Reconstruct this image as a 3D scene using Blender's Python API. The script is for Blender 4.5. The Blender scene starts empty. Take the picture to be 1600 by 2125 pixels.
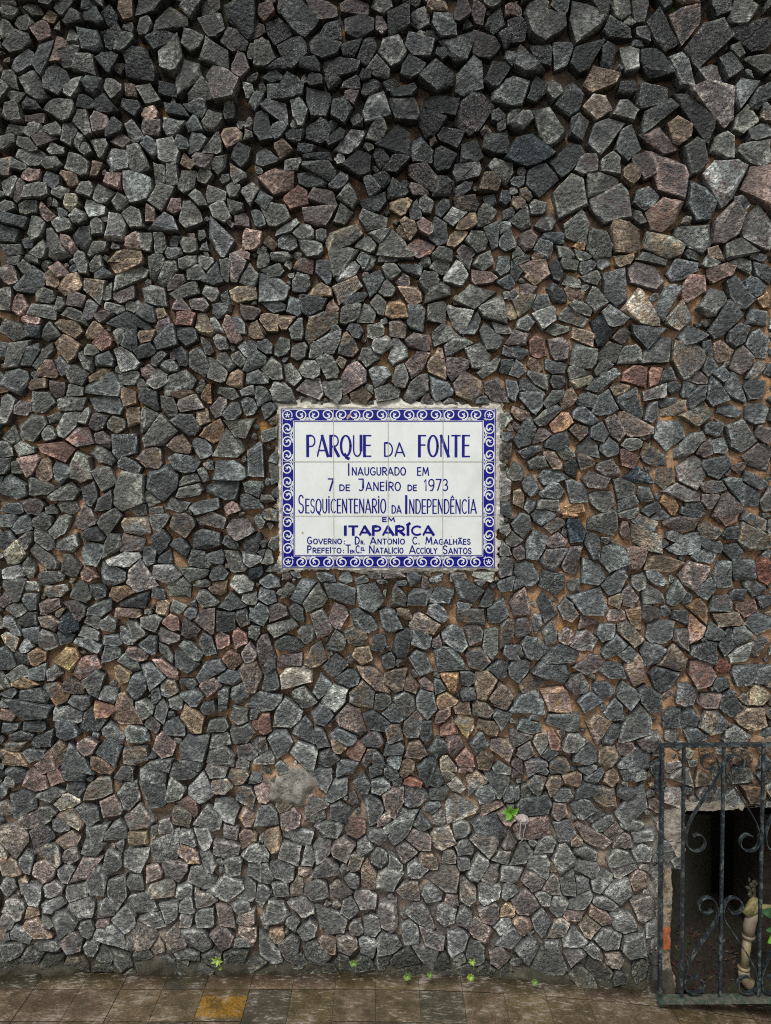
import bpy, bmesh, math, random
import numpy as np
from mathutils import Vector

random.seed(7)
rng = np.random.default_rng(11)
scene = bpy.context.scene
COL = scene.collection

# ------------------------------------------------------------------ camera, sky, sun, exposure
F_PX, PITCH, CAM_D, CAM_H = 1598.0, math.radians(2.5), 2.155, 1.426   # focal length in photo pixels; metres
cam_data = bpy.data.cameras.new('camera')
cam = bpy.data.objects.new('camera', cam_data)
COL.objects.link(cam)
cam.location = (0, -CAM_D, CAM_H)
cam.rotation_euler = (math.pi / 2 - PITCH, 0, 0)
cam_data.sensor_fit = 'HORIZONTAL'
cam_data.sensor_width = 36.0
cam_data.lens = 36.0 * F_PX / 1600.0
cam_data.clip_start, cam_data.clip_end = 0.05, 500.0
scene.camera = cam

SUN_ELEV, SUN_ROT = math.radians(54), math.radians(200)      # high, behind the viewer and a little to one side
world = bpy.data.worlds.new('World')
scene.world = world
world.use_nodes = True
wn = world.node_tree
sky = wn.nodes.new('ShaderNodeTexSky')
sky.sky_type = 'NISHITA'
sky.sun_disc = False
sky.sun_elevation, sky.sun_rotation = SUN_ELEV, SUN_ROT
hs = wn.nodes.new('ShaderNodeHueSaturation')                 # an overcast sky: most of its blue is gone
hs.inputs['Saturation'].default_value = 0.20
wn.links.new(sky.outputs[0], hs.inputs['Color'])
wn.links.new(hs.outputs[0], wn.nodes['Background'].inputs['Color'])
wn.nodes['Background'].inputs['Strength'].default_value = 0.088
sun_data = bpy.data.lights.new('sun', 'SUN')
sun_data.energy, sun_data.angle, sun_data.color = 1.5, math.radians(20), (1.0, 0.985, 0.955)
sun = bpy.data.objects.new('sun', sun_data)
COL.objects.link(sun)
sun.location = (-2, -4, 6)
sun.rotation_euler = (math.radians(36), 0, math.radians(-20))
scene.view_settings.view_transform = 'Standard'
scene.view_settings.look = 'None'
scene.view_settings.gamma = 1
scene.view_settings.exposure = 0.78
scene.cycles.filter_width = 1.05
scene.cycles.use_denoising = False

# ------------------------------------------------------------------ helpers
def W(px, py, y=0.0):
    """The point of the photo's pixel on the vertical plane at depth y (the wall's face is y = 0)."""
    a, b = (px - 800.0) / F_PX, -(py - 1062.5) / F_PX
    dy = math.cos(PITCH) + b * math.sin(PITCH)
    dz = -math.sin(PITCH) + b * math.cos(PITCH)
    t = (y + CAM_D) / dy
    return (a * t, y, CAM_H + dz * t)

def floor_z(x):
    return -0.067 * max(0.0, x + 0.10) ** 2 if x < 1.2 else -0.067 * 1.69

def new_obj(name, me, mat=None, parent=None):
    o = bpy.data.objects.new(name, me)
    COL.objects.link(o)
    if mat is not None and me is not None and hasattr(me, 'materials'):
        for m in (mat if isinstance(mat, (list, tuple)) else [mat]):
            me.materials.append(m)
    if parent is not None:
        o.parent = parent
        o.matrix_parent_inverse = parent.matrix_world.inverted() if False else o.matrix_parent_inverse
    return o

def tag(o, label=None, cat=None, group=None, kind=None):
    if label: o['label'] = label
    if cat: o['category'] = cat
    if group: o['group'] = group
    if kind: o['kind'] = kind
    return o

def root(name, loc, label, cat, group=None):
    o = bpy.data.objects.new(name, None)
    COL.objects.link(o)
    o.location = loc
    o.empty_display_size = 0.05
    return tag(o, label, cat, group)

class MB:
    """Collects world-space shapes; build() links them as ONE mesh (local to its parent's location)."""
    def __init__(self):
        self.v, self.f, self.smooth = [], [], False
    def add(self, vs, fs):
        n = len(self.v)
        self.v += [tuple(p) for p in vs]
        self.f += [tuple(i + n for i in q) for q in fs]
    def box(self, lo, hi, bevel=0.0, rot=None, centre=None):
        bm = bmesh.new()
        bmesh.ops.create_cube(bm, size=1.0)
        for v in bm.verts:
            v.co = Vector([lo[i] + (v.co[i] + .5) * (hi[i] - lo[i]) for i in range(3)])
        if bevel > 0:
            bmesh.ops.bevel(bm, geom=bm.edges[:], offset=bevel, segments=2, affect='EDGES', profile=0.6)
        if rot is not None:
            c = Vector(centre) if centre else (Vector(lo) + Vector(hi)) / 2
            for v in bm.verts:
                v.co = rot @ (v.co - c) + c
        self.add_bm(bm)
    def add_bm(self, bm):
        bm.verts.index_update()
        self.add([v.co[:] for v in bm.verts], [[v.index for v in f.verts] for f in bm.faces])
        bm.free()
    def tube(self, pts, rad, n=10, cap=True):
        pts = [Vector(p) for p in pts]
        rads = rad if isinstance(rad, (list, tuple)) else [rad] * len(pts)
        vs, fs = [], []
        up = None
        for i, p in enumerate(pts):
            d = (pts[min(i + 1, len(pts) - 1)] - pts[max(i - 1, 0)]).normalized()
            if up is None:
                up = d.orthogonal().normalized()
            up = (up - d * up.dot(d)).normalized()
            s = d.cross(up)
            for k in range(n):
                a = 2 * math.pi * k / n
                vs.append(p + (up * math.cos(a) + s * math.sin(a)) * rads[i])
        for i in range(len(pts) - 1):
            for k in range(n):
                k2 = (k + 1) % n
                fs.append((i * n + k, i * n + k2, (i + 1) * n + k2, (i + 1) * n + k))
        if cap:
            fs.append(tuple(range(n))[::-1])
            fs.append(tuple((len(pts) - 1) * n + k for k in range(n)))
        self.add(vs, fs)
    def ribbon(self, pts, depth, thick):
        """A flat iron strip: a polyline in the x-z plane, THICK across it and DEPTH along y."""
        pts = [Vector(p) for p in pts]
        vs, fs = [], []
        for i, p in enumerate(pts):
            d = (pts[min(i + 1, len(pts) - 1)] - pts[max(i - 1, 0)])
            d.y = 0
            d.normalize()
            nn = Vector((-d.z, 0, d.x)) * thick / 2
            e = Vector((0, depth / 2, 0))
            vs += [p + nn - e, p + nn + e, p - nn + e, p - nn - e]
        for i in range(len(pts) - 1):
            for k in range(4):
                k2 = (k + 1) % 4
                fs.append((i * 4 + k, i * 4 + k2, (i + 1) * 4 + k2, (i + 1) * 4 + k))
        m = (len(pts) - 1) * 4
        fs += [(3, 2, 1, 0), (m, m + 1, m + 2, m + 3)]
        self.add(vs, fs)
    def build(self, name, mat, parent=None, smooth=False):
        me = bpy.data.meshes.new(name)
        off = Vector(parent.location) if parent is not None else Vector((0, 0, 0))
        if parent is not None and parent.parent is not None:
            off = off + Vector(parent.parent.location)
        me.from_pydata([tuple(Vector(p) - off) for p in self.v], [], self.f)
        bm = bmesh.new(); bm.from_mesh(me)
        bmesh.ops.recalc_face_normals(bm, faces=bm.faces[:])
        bm.to_mesh(me); bm.free()
        if smooth:
            me.polygons.foreach_set('use_smooth', [True] * len(me.polygons))
        return new_obj(name, me, mat, parent)

def hash3(ix, iy, iz, seed):
    h = (ix.astype(np.int64) * 374761393 + iy.astype(np.int64) * 668265263 + iz.astype(np.int64) * 2147483647 + seed * 974634777)
    h = (h ^ (h >> 13)) * 1274126177
    h = h & 0x7fffffff
    h = ((h ^ (h >> 16)) * 2246822519) & 0x7fffffff
    return (h & 0xfffff) / float(0xfffff)

def vnoise(p, scale, seed=0):
    """Value noise in -1..1 at n x 3 points."""
    q = np.asarray(p) * scale
    i = np.floor(q).astype(np.int64)
    f = q - i
    f = f * f * (3 - 2 * f)
    r = 0
    for dx in (0, 1):
        wx = f[:, 0] if dx else 1 - f[:, 0]
        for dy in (0, 1):
            wy = f[:, 1] if dy else 1 - f[:, 1]
            for dz in (0, 1):
                wz = f[:, 2] if dz else 1 - f[:, 2]
                r = r + wx * wy * wz * hash3(i[:, 0] + dx, i[:, 1] + dy, i[:, 2] + dz, seed)
    return r * 2 - 1

def sstep(a, b, x):
    t = np.clip((np.asarray(x, float) - a) / (b - a), 0, 1)
    return t * t * (3 - 2 * t)

# ------------------------------------------------------------------ materials
def mat_new(name):
    m = bpy.data.materials.new(name)
    m.use_nodes = True
    nt = m.node_tree
    return m, nt, nt.nodes['Principled BSDF']

def N(nt, t, **kw):
    n = nt.nodes.new(t)
    for k, v in kw.items():
        if k in n.inputs.keys():
            n.inputs[k].default_value = v
        else:
            setattr(n, k, v)
    return n

def L(nt, a, b):
    nt.links.new(a, b)

def math_n(nt, op, a, b=None, c=None, clamp=False):
    n = nt.nodes.new('ShaderNodeMath'); n.operation = op; n.use_clamp = clamp
    for k, v in enumerate((a, b, c)):
        if v is None: continue
        if isinstance(v, (int, float)): n.inputs[k].default_value = v
        else: nt.links.new(v, n.inputs[k])
    return n.outputs[0]

def mapr(nt, v, a, b, c, d):
    n = nt.nodes.new('ShaderNodeMapRange'); n.clamp = True
    for k, x in zip((1, 2, 3, 4), (a, b, c, d)): n.inputs[k].default_value = x
    nt.links.new(v, n.inputs[0])
    return n.outputs[0]

def mixc(nt, f, a, b, blend='MIX'):
    n = nt.nodes.new('ShaderNodeMix'); n.data_type = 'RGBA'; n.blend_type = blend
    if isinstance(f, (int, float)): n.inputs[0].default_value = f
    else: nt.links.new(f, n.inputs[0])
    for k, v in ((6, a), (7, b)):
        if isinstance(v, tuple): n.inputs[k].default_value = (*v, 1) if len(v) == 3 else v
        else: nt.links.new(v, n.inputs[k])
    return n.outputs[2]

def noise_n(nt, vec, scale, detail=3, rough=0.55, dist=0.0):
    n = N(nt, 'ShaderNodeTexNoise', Scale=scale, Detail=detail, Roughness=rough, Distortion=dist)
    nt.links.new(vec, n.inputs['Vector'])
    return n.outputs['Fac']

def bump_n(nt, h, strength, dist, normal=None):
    n = N(nt, 'ShaderNodeBump', Strength=strength, Distance=dist)
    nt.links.new(h, n.inputs['Height'])
    if normal is not None: nt.links.new(normal, n.inputs['Normal'])
    return n.outputs[0]

def attr(nt, name):
    return N(nt, 'ShaderNodeAttribute', attribute_name=name)

def rock_material():
    m, nt, b = mat_new('chipped_stone')
    co = N(nt, 'ShaderNodeTexCoord').outputs['Object']
    c1, c2, misc = attr(nt, 'col'), attr(nt, 'col2'), attr(nt, 'misc')
    sep = N(nt, 'ShaderNodeSeparateColor'); L(nt, misc.outputs['Color'], sep.inputs[0])
    # patches of the stone's second colour
    f = mapr(nt, noise_n(nt, co, 34, 4, 0.6, 0.4), 0.44, 0.60, 0, 1)
    c = mixc(nt, f, c1.outputs['Color'], c2.outputs['Color'])
    # bedding streaks that turn from stone to stone
    mp = N(nt, 'ShaderNodeVectorRotate', rotation_type='Y_AXIS')
    L(nt, co, mp.inputs['Vector']); L(nt, math_n(nt, 'MULTIPLY', sep.outputs[0], 6.28), mp.inputs['Angle'])
    st = N(nt, 'ShaderNodeMapping'); st.inputs['Scale'].default_value = (60, 180, 330)
    L(nt, mp.outputs[0], st.inputs['Vector'])
    streak = noise_n(nt, st.outputs[0], 1.0, 4, 0.65, 0.3)
    grain = noise_n(nt, co, 230, 5, 0.72)
    coarse = noise_n(nt, co, 85, 4, 0.6)
    rnd = sep.outputs[0]                                       # no two stones have the same grain
    r2 = math_n(nt, 'FRACT', math_n(nt, 'MULTIPLY', rnd, 7.31))
    r3 = math_n(nt, 'FRACT', math_n(nt, 'MULTIPLY', rnd, 17.7))
    def swing(x, half, amt):
        t = math_n(nt, 'MULTIPLY', math_n(nt, 'SUBTRACT', x, 0.5), 1.0 / half)
        return math_n(nt, 'MAXIMUM', math_n(nt, 'ADD', math_n(nt, 'MULTIPLY', t, amt), 1.0), 0.22)
    v = swing(grain, .17, mapr(nt, r2, 0, 1, .15, .80))
    v = math_n(nt, 'MULTIPLY', v, swing(streak, .16, mapr(nt, r3, 0, 1, .10, .65)))
    v = math_n(nt, 'MULTIPLY', v, swing(coarse, .17, .42))
    comb = N(nt, 'ShaderNodeCombineColor')
    for k in range(3): L(nt, v, comb.inputs[k])
    c = mixc(nt, 1.0, c, comb.outputs[0], 'MULTIPLY')
    # pale mineral flecks, then rim highlights painted into the colour of the arrises
    fl = math_n(nt, 'MULTIPLY', mapr(nt, noise_n(nt, co, 330, 2, 0.5), 0.60, 0.70, 0, 0.75), r3)
    c = mixc(nt, fl, c, (0.36, 0.36, 0.33))
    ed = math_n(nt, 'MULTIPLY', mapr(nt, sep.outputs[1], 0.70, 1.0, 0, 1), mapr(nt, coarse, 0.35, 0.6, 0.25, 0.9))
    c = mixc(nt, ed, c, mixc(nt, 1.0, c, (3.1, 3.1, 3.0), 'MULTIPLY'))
    L(nt, c, b.inputs['Base Color'])
    wet = sep.outputs[2]
    L(nt, math_n(nt, 'ADD', math_n(nt, 'SUBTRACT', mapr(nt, wet, 0, 1, 0.70, 0.40), math_n(nt, 'MULTIPLY', r2, .16)), mapr(nt, grain, .3, .7, -.12, .12)), b.inputs['Roughness'])
    b.inputs['Specular IOR Level'].default_value = 0.4
    vo = N(nt, 'ShaderNodeTexVoronoi', Scale=105.0); vo.distance = 'CHEBYCHEV'; L(nt, mp.outputs[0], vo.inputs['Vector'])
    h = math_n(nt, 'ADD', math_n(nt, 'MULTIPLY', grain, 0.30), math_n(nt, 'ADD', math_n(nt, 'MULTIPLY', streak, 0.55), math_n(nt, 'MULTIPLY', coarse, 1.0)))
    h = math_n(nt, 'ADD', h, math_n(nt, 'MULTIPLY', vo.outputs['Distance'], -0.55))
    L(nt, bump_n(nt, h, 1.0, 0.012), b.inputs['Normal'])
    return m

def mortar_material():
    m, nt, b = mat_new('lime_mortar')
    co = N(nt, 'ShaderNodeTexCoord').outputs['Object']
    c = attr(nt, 'col').outputs['Color']
    g = noise_n(nt, co, 190, 5, 0.7)
    g2 = noise_n(nt, co, 40, 4, 0.6)
    v = math_n(nt, 'MULTIPLY', mapr(nt, g, 0.3, 0.7, 0.55, 1.45), mapr(nt, g2, 0.3, 0.7, 0.7, 1.25))
    comb = N(nt, 'ShaderNodeCombineColor')
    for k in range(3): L(nt, v, comb.inputs[k])
    c = mixc(nt, 1.0, c, comb.outputs[0], 'MULTIPLY')
    L(nt, c, b.inputs['Base Color'])
    b.inputs['Roughness'].default_value = 0.9
    L(nt, bump_n(nt, math_n(nt, 'ADD', g, math_n(nt, 'MULTIPLY', g2, 1.5)), 0.9, 0.006), b.inputs['Normal'])
    return m

def simple(name, col, rough=0.6, metal=0.0, var=0.3, scale=60, bump=0.3, dist=0.002, spec=0.5, col2=None, lo=0.45, hi=0.62, coat=0.0):
    """A plain surface with tonal variation, optional patches of a second colour, and fine relief."""
    m, nt, b = mat_new(name)
    co = N(nt, 'ShaderNodeTexCoord').outputs['Object']
    g = noise_n(nt, co, scale, 5, 0.65)
    comb = N(nt, 'ShaderNodeCombineColor')
    v = mapr(nt, g, 0.3, 0.7, 1 - var, 1 + var)
    for k in range(3): L(nt, v, comb.inputs[k])
    c = mixc(nt, 1.0, col, comb.outputs[0], 'MULTIPLY')
    if col2 is not None:
        c = mixc(nt, mapr(nt, noise_n(nt, co, scale * 0.45, 5, 0.7, 0.3), lo, hi, 0, 1), c, col2)
    L(nt, c, b.inputs['Base Color'])
    b.inputs['Roughness'].default_value = rough
    b.inputs['Metallic'].default_value = metal
    b.inputs['Specular IOR Level'].default_value = spec
    b.inputs['Coat Weight'].default_value = coat
    if bump > 0:
        L(nt, bump_n(nt, g, bump, dist), b.inputs['Normal'])
    return m
# ------------------------------------------------------------------ the stones, as they lie in the wall
# "x,y,length,width,turn+colours" in tenths of a zoomed crop's pixels; colours: first letter main, second the patches
CROPS = {
(0, 0): """6,8,13,8,0g 20,5,12,8,20g 31,10,8,8,40t 15,15,13,11,0g 26,20,10,12,-30p 11,27,16,14,-30g 4,18,9,13,0g 14,37,17,11,-40b
36,33,21,10,-75p 27,34,24,10,-70b 46,22,15,7,55gl 40,5,13,9,-60g 45,12,12,11,0g 57,11,11,11,0d 68,11,11,11,30d 56,3,13,8,0d 57,26,17,13,80d
70,23,16,9,-40d 78,7,11,13,0t 91,5,16,9,10b 76,28,16,9,-40g 84,34,18,10,0d 90,17,13,11,-70g 97,25,16,10,-60d 108,12,18,13,0g 105,36,22,16,80gl
118,24,14,13,30g 131,16,17,16,60g 148,8,21,13,-15d 155,18,11,10,-30d 144,25,16,13,50dm 157,31,10,13,0g 132,33,20,13,10gl 116,46,18,18,60g
137,52,24,18,50gm 148,42,10,18,10m 87,45,23,9,5db 66,38,12,11,50d 53,40,15,12,10g 42,37,12,13,-60g 35,52,17,15,0d 21,54,22,13,65g 5,49,11,11,0g
45,56,13,9,-70l 58,54,16,11,20d 69,55,13,10,45g 80,56,8,9,0t 91,58,15,11,60g 104,55,14,8,10d 127,56,14,10,30g 38,68,18,14,25g 8,71,12,13,-60g
19,64,13,8,10d 9,59,11,7,20g 21,73,16,6,5m 65,66,15,12,40d 54,64,14,8,20d 80,65,14,8,20d 62,76,14,12,40m 93,71,12,10,30p 94,80,12,10,0m
106,78,12,10,0l 109,69,13,8,0d 122,66,12,11,-30b 130,75,15,11,-60g 119,79,11,10,50b 52,77,18,9,70g 71,79,11,10,-50d 83,82,16,9,60l 75,87,13,9,30m
62,90,10,10,0g 21,80,17,8,-40g 9,80,14,7,-10g 34,81,12,9,-50g 43,82,14,8,-70g 26,85,14,10,-30m 4,87,9,12,60g 18,91,19,7,30g 17,97,16,7,30g
35,92,12,7,5g 48,86,10,10,-60g 31,100,12,11,-20g 48,101,18,13,40gl 13,102,13,8,10g 58,104,11,6,-80t 72,99,19,11,60l 85,100,18,13,45l 93,91,13,9,60b
103,93,18,13,70l 111,88,11,9,-60b 122,89,14,12,-40b 132,90,12,10,-50g 141,84,14,12,-30pt 148,95,14,13,-50d 134,101,12,9,40g 125,100,11,14,-60m
115,100,12,8,40t 99,106,13,8,70g 106,108,15,8,75g 115,112,15,10,-70g 125,108,12,7,-10g 20,108,12,10,10p 32,110,12,9,20b 43,109,13,10,40t
12,117,16,8,-75m 7,115,16,8,-70g 23,118,15,9,10g 70,111,12,10,0p 86,117,18,18,0b 53,117,11,9,30g 65,118,14,8,35g 37,118,12,8,-20g 44,124,10,10,-30y
58,128,16,10,30l 74,124,10,10,30g 99,121,16,11,-70g 108,126,10,11,0p 93,132,13,7,80p 116,132,20,11,-75g 122,122,14,7,60g 133,120,12,8,20g
143,117,12,9,60g 154,118,12,9,-30g 145,128,11,8,20g 135,131,16,11,50l 148,135,10,10,0m 102,137,15,11,10b 82,135,16,11,60g 72,140,18,12,70l
60,140,12,9,50g 49,134,11,10,20g 38,138,14,10,0g 27,131,13,7,70p 18,127,12,10,0g 5,127,11,10,-30g 8,136,18,8,5b 5,144,12,11,0b 22,140,17,9,80g
51,145,13,13,20b 41,150,16,10,40pm 36,153,16,12,40g 82,149,12,10,-30p 90,149,15,8,80g 98,149,14,8,80g 117,151,12,10,0g 135,146,20,13,50b
107,155,10,8,0b 8,155,12,10,0g 27,154,12,9,-60g 156,148,13,12,0p 148,157,12,8,0p 80,158,22,8,0t 60,152,12,9,0g""",
(530, 0): """3,18,7,9,0m 7,9,16,8,-60p 19,5,13,12,20g 13,20,18,11,80d 28,13,22,16,30d 40,6,20,13,10m 47,18,14,14,10d 61,4,20,8,5m 64,16,18,17,-50d
77,14,13,7,80m 88,12,15,16,80d 102,10,13,13,0dl 117,17,20,13,70b 112,4,14,8,0t 128,6,13,10,80m 137,9,18,8,85m 147,14,15,11,-60d 156,20,14,10,-50d
157,5,8,9,0p 4,32,13,18,0gl 23,31,19,16,-30d 41,30,20,13,35d 57,31,11,9,0d 69,31,20,11,-70d 85,31,21,18,60dl 100,29,20,14,10bl 127,29,22,11,-60d
142,29,18,16,20dm 158,35,9,10,40b 115,33,8,8,0d 14,40,14,7,10d 33,40,16,9,10d 53,41,22,13,10d 77,42,16,8,40l 68,47,10,10,-30d 98,43,18,11,-20d
111,48,20,16,-40d 132,48,24,16,-70bd 148,46,20,14,-60d 156,56,18,13,-80b 11,47,13,8,-5d 24,53,18,11,60d 37,49,12,8,0d 48,50,11,8,-30d 59,53,13,6,10d
71,54,15,8,-40b 84,53,9,9,30d 92,57,18,8,-20d 13,56,12,10,0b 39,64,22,17,70d 27,66,15,11,50l 13,67,14,11,30b 52,67,16,13,-50d 59,58,10,9,30m
75,65,20,16,50ld 93,67,18,17,-30dl 114,64,24,11,5d 134,69,26,20,-60dm 107,75,17,14,80d 149,71,10,9,40b 159,72,8,12,0l 4,78,18,10,-75d 13,81,14,9,-20b
25,76,12,6,0g 24,84,13,8,0d 38,80,15,14,20d 50,85,16,9,-45d 59,88,20,11,-60ld 63,73,9,9,0b 75,82,13,13,0dl 88,86,18,15,-50d 100,92,17,14,-20dl
120,84,19,12,20d 147,88,17,14,0d 132,93,15,15,70d 116,98,15,15,60d 17,90,13,8,30t 31,92,12,7,20b 6,97,12,10,-20b 22,101,11,9,0g 38,97,20,5,5d
39,103,20,6,5d 14,111,19,15,5p 36,111,19,11,5d 25,122,16,12,-20r 64,100,17,16,30d 77,96,14,8,70d 87,100,14,10,-60d 100,105,18,11,5m 130,106,18,10,-10ld
145,112,13,13,0t 151,103,17,11,30g 52,112,11,12,40b 72,116,15,8,70b 79,111,12,10,50d 86,119,14,11,-50d 101,116,14,9,10m 116,115,14,12,0b
128,116,14,8,-30d 42,121,18,12,15m 57,121,13,10,40g 74,125,16,11,-20d 88,126,12,13,-60t 105,126,12,10,20g 115,128,12,9,-30d 130,125,17,9,5td
145,124,9,9,0b 154,121,11,8,80b 13,132,18,17,0g 38,133,20,13,10m 20,140,19,6,-35g 54,132,14,10,-70g 5,124,12,10,20b 2,134,8,12,0b 73,136,19,10,5g
98,131,12,8,70b 121,133,12,10,30l 142,132,12,12,40g 131,137,17,6,5t 105,139,14,8,70p 94,139,15,7,45t 91,143,12,8,40t 113,143,19,11,-75b
124,147,14,10,-50t 135,149,15,15,20g 146,144,16,7,80b 153,140,9,9,0l 30,144,13,13,0g 20,149,13,11,20b 10,150,10,6,60t 1,146,8,14,0m 41,145,9,9,0g
55,145,24,12,-10gt 77,145,10,8,-70g 69,150,13,12,30g 85,151,16,16,0g 100,152,13,14,-50mr 115,156,13,10,20g 129,154,14,11,10m 36,154,14,10,-30g
53,155,19,8,15g 68,158,9,6,0b 15,158,16,6,0g 155,149,12,10,20b 5,155,11,5,-75g""",
(1060, 0): """3,5,8,9,0p 15,8,20,13,-60g 30,3,12,8,0b 44,12,26,17,85gl 22,17,24,18,-20gl 5,18,17,13,-50d 56,8,17,9,80g 68,6,14,13,0g 79,7,17,9,85g
92,19,27,15,70d 107,16,25,17,-80pd 109,1,18,4,0t 119,27,30,20,-40bl 129,4,11,11,0b 143,9,20,16,-70gl 152,22,20,20,-30d 66,20,20,8,5d 21,33,17,13,-20d
8,38,19,13,50b 32,35,18,10,-70b 44,36,20,14,-70d 60,33,19,10,85d 74,36,19,11,80gl 88,39,22,16,60d 106,43,24,13,75bl 124,46,18,14,40ml 134,41,17,12,70d
155,38,14,12,40g 53,49,19,14,-20t 54,64,16,14,-30tw 4,56,20,12,85b 17,55,15,10,-70d 27,55,14,10,60g 37,61,20,15,-80d 72,54,12,9,0d 88,59,23,17,-10d
93,68,29,10,-28dg 115,73,35,10,60d 127,62,25,20,40mw 142,58,20,10,-70b 156,58,12,12,0d 71,68,16,11,45g 5,74,12,13,20l 23,77,29,15,65dl 42,78,17,12,-70b
56,84,26,16,-65bl 72,87,22,14,85b 91,87,23,13,45pm 103,80,17,12,40t 114,95,22,13,70gb 131,88,15,16,0g 144,74,15,11,-60g 153,81,16,12,-20b
152,93,20,12,-20gl 11,93,24,22,20D 35,97,24,14,-45d 18,110,20,18,-30d 46,101,16,13,-20ml 61,103,16,13,40g 85,102,19,14,70m 74,107,18,10,-70t
99,109,20,20,0pm 131,107,28,17,-5lm 154,112,24,20,-60p 116,122,28,19,50bd 55,113,20,14,-20g 36,121,26,18,-60g 84,123,15,15,0b 62,127,24,22,-30gm
93,132,22,18,-60pr 5,125,10,9,0t 16,127,11,10,20l 7,135,12,12,20g 22,137,12,11,-50g 40,139,22,13,-40g 134,138,28,16,-75m 153,139,26,20,50lm
142,124,12,6,50b 11,147,13,12,-30m 27,146,15,7,20b 20,152,14,9,0b 55,150,20,18,80g 72,148,26,19,-80t 113,146,26,17,0gb 90,152,24,16,20gt
125,156,12,10,0t 112,157,12,8,20b 140,153,18,15,50g 34,155,12,9,20g 47,158,12,6,0g 6,156,10,9,0g 17,158,12,6,0t 43,151,9,8,-30o 152,158,12,5,10b""",
(0, 530): """8,2,12,8,0g 20,2,10,6,0g 28,5,8,6,-60l 7,13,15,10,70pl 16,8,10,9,50g 20,16,19,14,-45b 35,10,12,13,0p 33,16,10,10,0t 45,8,8,5,-20b
50,4,16,7,70g 59,6,13,7,-40g 62,11,10,9,-10b 43,17,18,12,-30t 78,4,24,7,-5t 82,10,19,9,5g 96,7,18,10,-75g 102,12,21,9,-60g 108,17,13,8,-60m
115,5,14,9,10g 121,10,18,10,-25g 113,21,20,10,-30g 126,3,13,7,5g 130,13,13,11,-50b 139,8,16,8,-75g 146,7,20,10,-70m 153,13,14,14,40g 150,24,21,9,-8ty
130,23,11,9,10g 58,20,15,12,20gt 66,24,9,8,-30g 76,25,16,9,-10m 95,25,18,11,20l 82,32,12,10,20g 28,25,14,10,10g 47,27,13,11,20m 3,27,18,9,80g
12,31,14,11,60p 27,34,18,9,10g 37,30,9,6,-80g 55,34,16,8,-65l 45,36,14,8,10g 70,33,17,7,15l 63,38,11,10,10m 90,36,12,11,30b 98,35,11,6,20t
110,31,10,7,-20m 122,30,13,9,10gm 137,33,14,8,0b 153,36,12,11,20m 19,40,13,8,0p 19,46,12,8,10b 7,46,18,13,30g 44,44,17,11,25t 30,47,12,12,-30g
58,47,13,10,-30t 64,52,13,13,-60r 77,42,18,8,30d 85,41,20,6,30d 73,49,10,10,-40g 79,54,11,11,-50b 90,50,11,8,0t 101,43,13,8,-20m 114,39,11,12,0r
124,42,16,9,80ty 131,42,11,6,85l 142,47,18,9,65p 148,44,15,7,70b 156,46,10,12,0t 102,52,16,11,-10b 115,49,16,11,0b 127,57,12,7,80g 136,53,14,11,60g
155,60,21,12,55b 42,56,18,14,60t 9,61,17,9,85g 2,58,8,10,0b 19,61,17,11,-40b 27,62,20,8,-55g 57,58,10,9,0g 64,64,15,11,10b 78,62,20,8,30l
89,59,15,9,-10d 98,62,12,7,-30b 103,68,13,9,0l 112,62,13,8,75b 123,66,20,14,60g 138,65,13,10,50g 148,65,13,10,60g 30,71,13,12,40pt 38,68,15,8,70b
47,73,15,11,20g 53,66,14,8,80g 76,69,13,7,-25g 61,74,18,6,-20t 92,72,12,9,30mp 98,77,17,9,20g 113,76,16,14,20g 134,72,15,13,10g 145,76,14,10,-40t
157,75,14,9,-15b 11,77,16,17,30b 3,81,7,7,0o 23,79,17,8,-15t 36,83,10,11,0m 46,83,12,8,20g 27,89,14,12,-10g 64,80,26,10,-15b 78,76,15,7,10g
65,91,24,12,10b 80,88,10,12,0to 86,79,10,6,60g 91,87,13,12,30b 109,84,22,4,3t 104,93,14,10,70g 117,91,16,11,-20m 127,84,12,6,-70ot 135,92,16,9,-70m
140,84,15,7,20g 152,84,11,5,0l 153,92,13,11,40b 143,96,14,11,-50b 4,95,18,9,-65g 14,94,12,10,0m 44,91,18,9,-5g 33,100,12,6,-5g 20,106,20,14,-50g
29,109,12,10,50g 42,104,20,12,-65g 52,98,12,6,-60g 60,102,13,12,0dm 71,104,13,11,40lt 82,99,15,10,-80t 93,100,17,13,50g 49,112,18,13,-10mr
63,113,14,10,30m 77,116,17,17,5b 97,111,22,14,-35g 116,104,18,12,50b 124,100,12,10,-30t 131,110,18,13,-30ot 147,107,14,13,0g 111,116,18,11,35pt
125,118,16,11,70b 140,121,20,8,-5g 13,119,12,10,50g 7,112,11,10,-40g 33,119,24,8,8r 20,129,18,8,-70p 26,132,16,16,-20t 11,130,10,10,0g 37,133,16,8,80b
49,130,19,15,80gm 63,124,16,9,35g 80,130,18,9,30b 93,126,16,12,20mt 113,128,19,12,10b 65,137,18,14,60g 100,140,22,18,40b 117,138,16,8,-20g
117,144,17,9,5g 125,135,10,5,80g 137,143,20,13,10b 141,133,24,14,5b 157,127,17,11,80b 8,143,20,14,20b 27,144,17,8,-10g 39,147,18,10,-10g
55,147,18,10,80b 80,145,24,18,-50g 93,149,11,10,50g 21,155,12,10,-20m 8,156,18,8,-10b 42,155,15,9,10g 64,153,13,10,-20b 86,156,10,9,0g
108,154,16,9,-10g 127,154,20,8,-5b 142,155,10,10,-30p 154,151,14,10,20b 156,142,14,7,-10b 31,157,10,7,0b 96,157,10,6,0g""",
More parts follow.
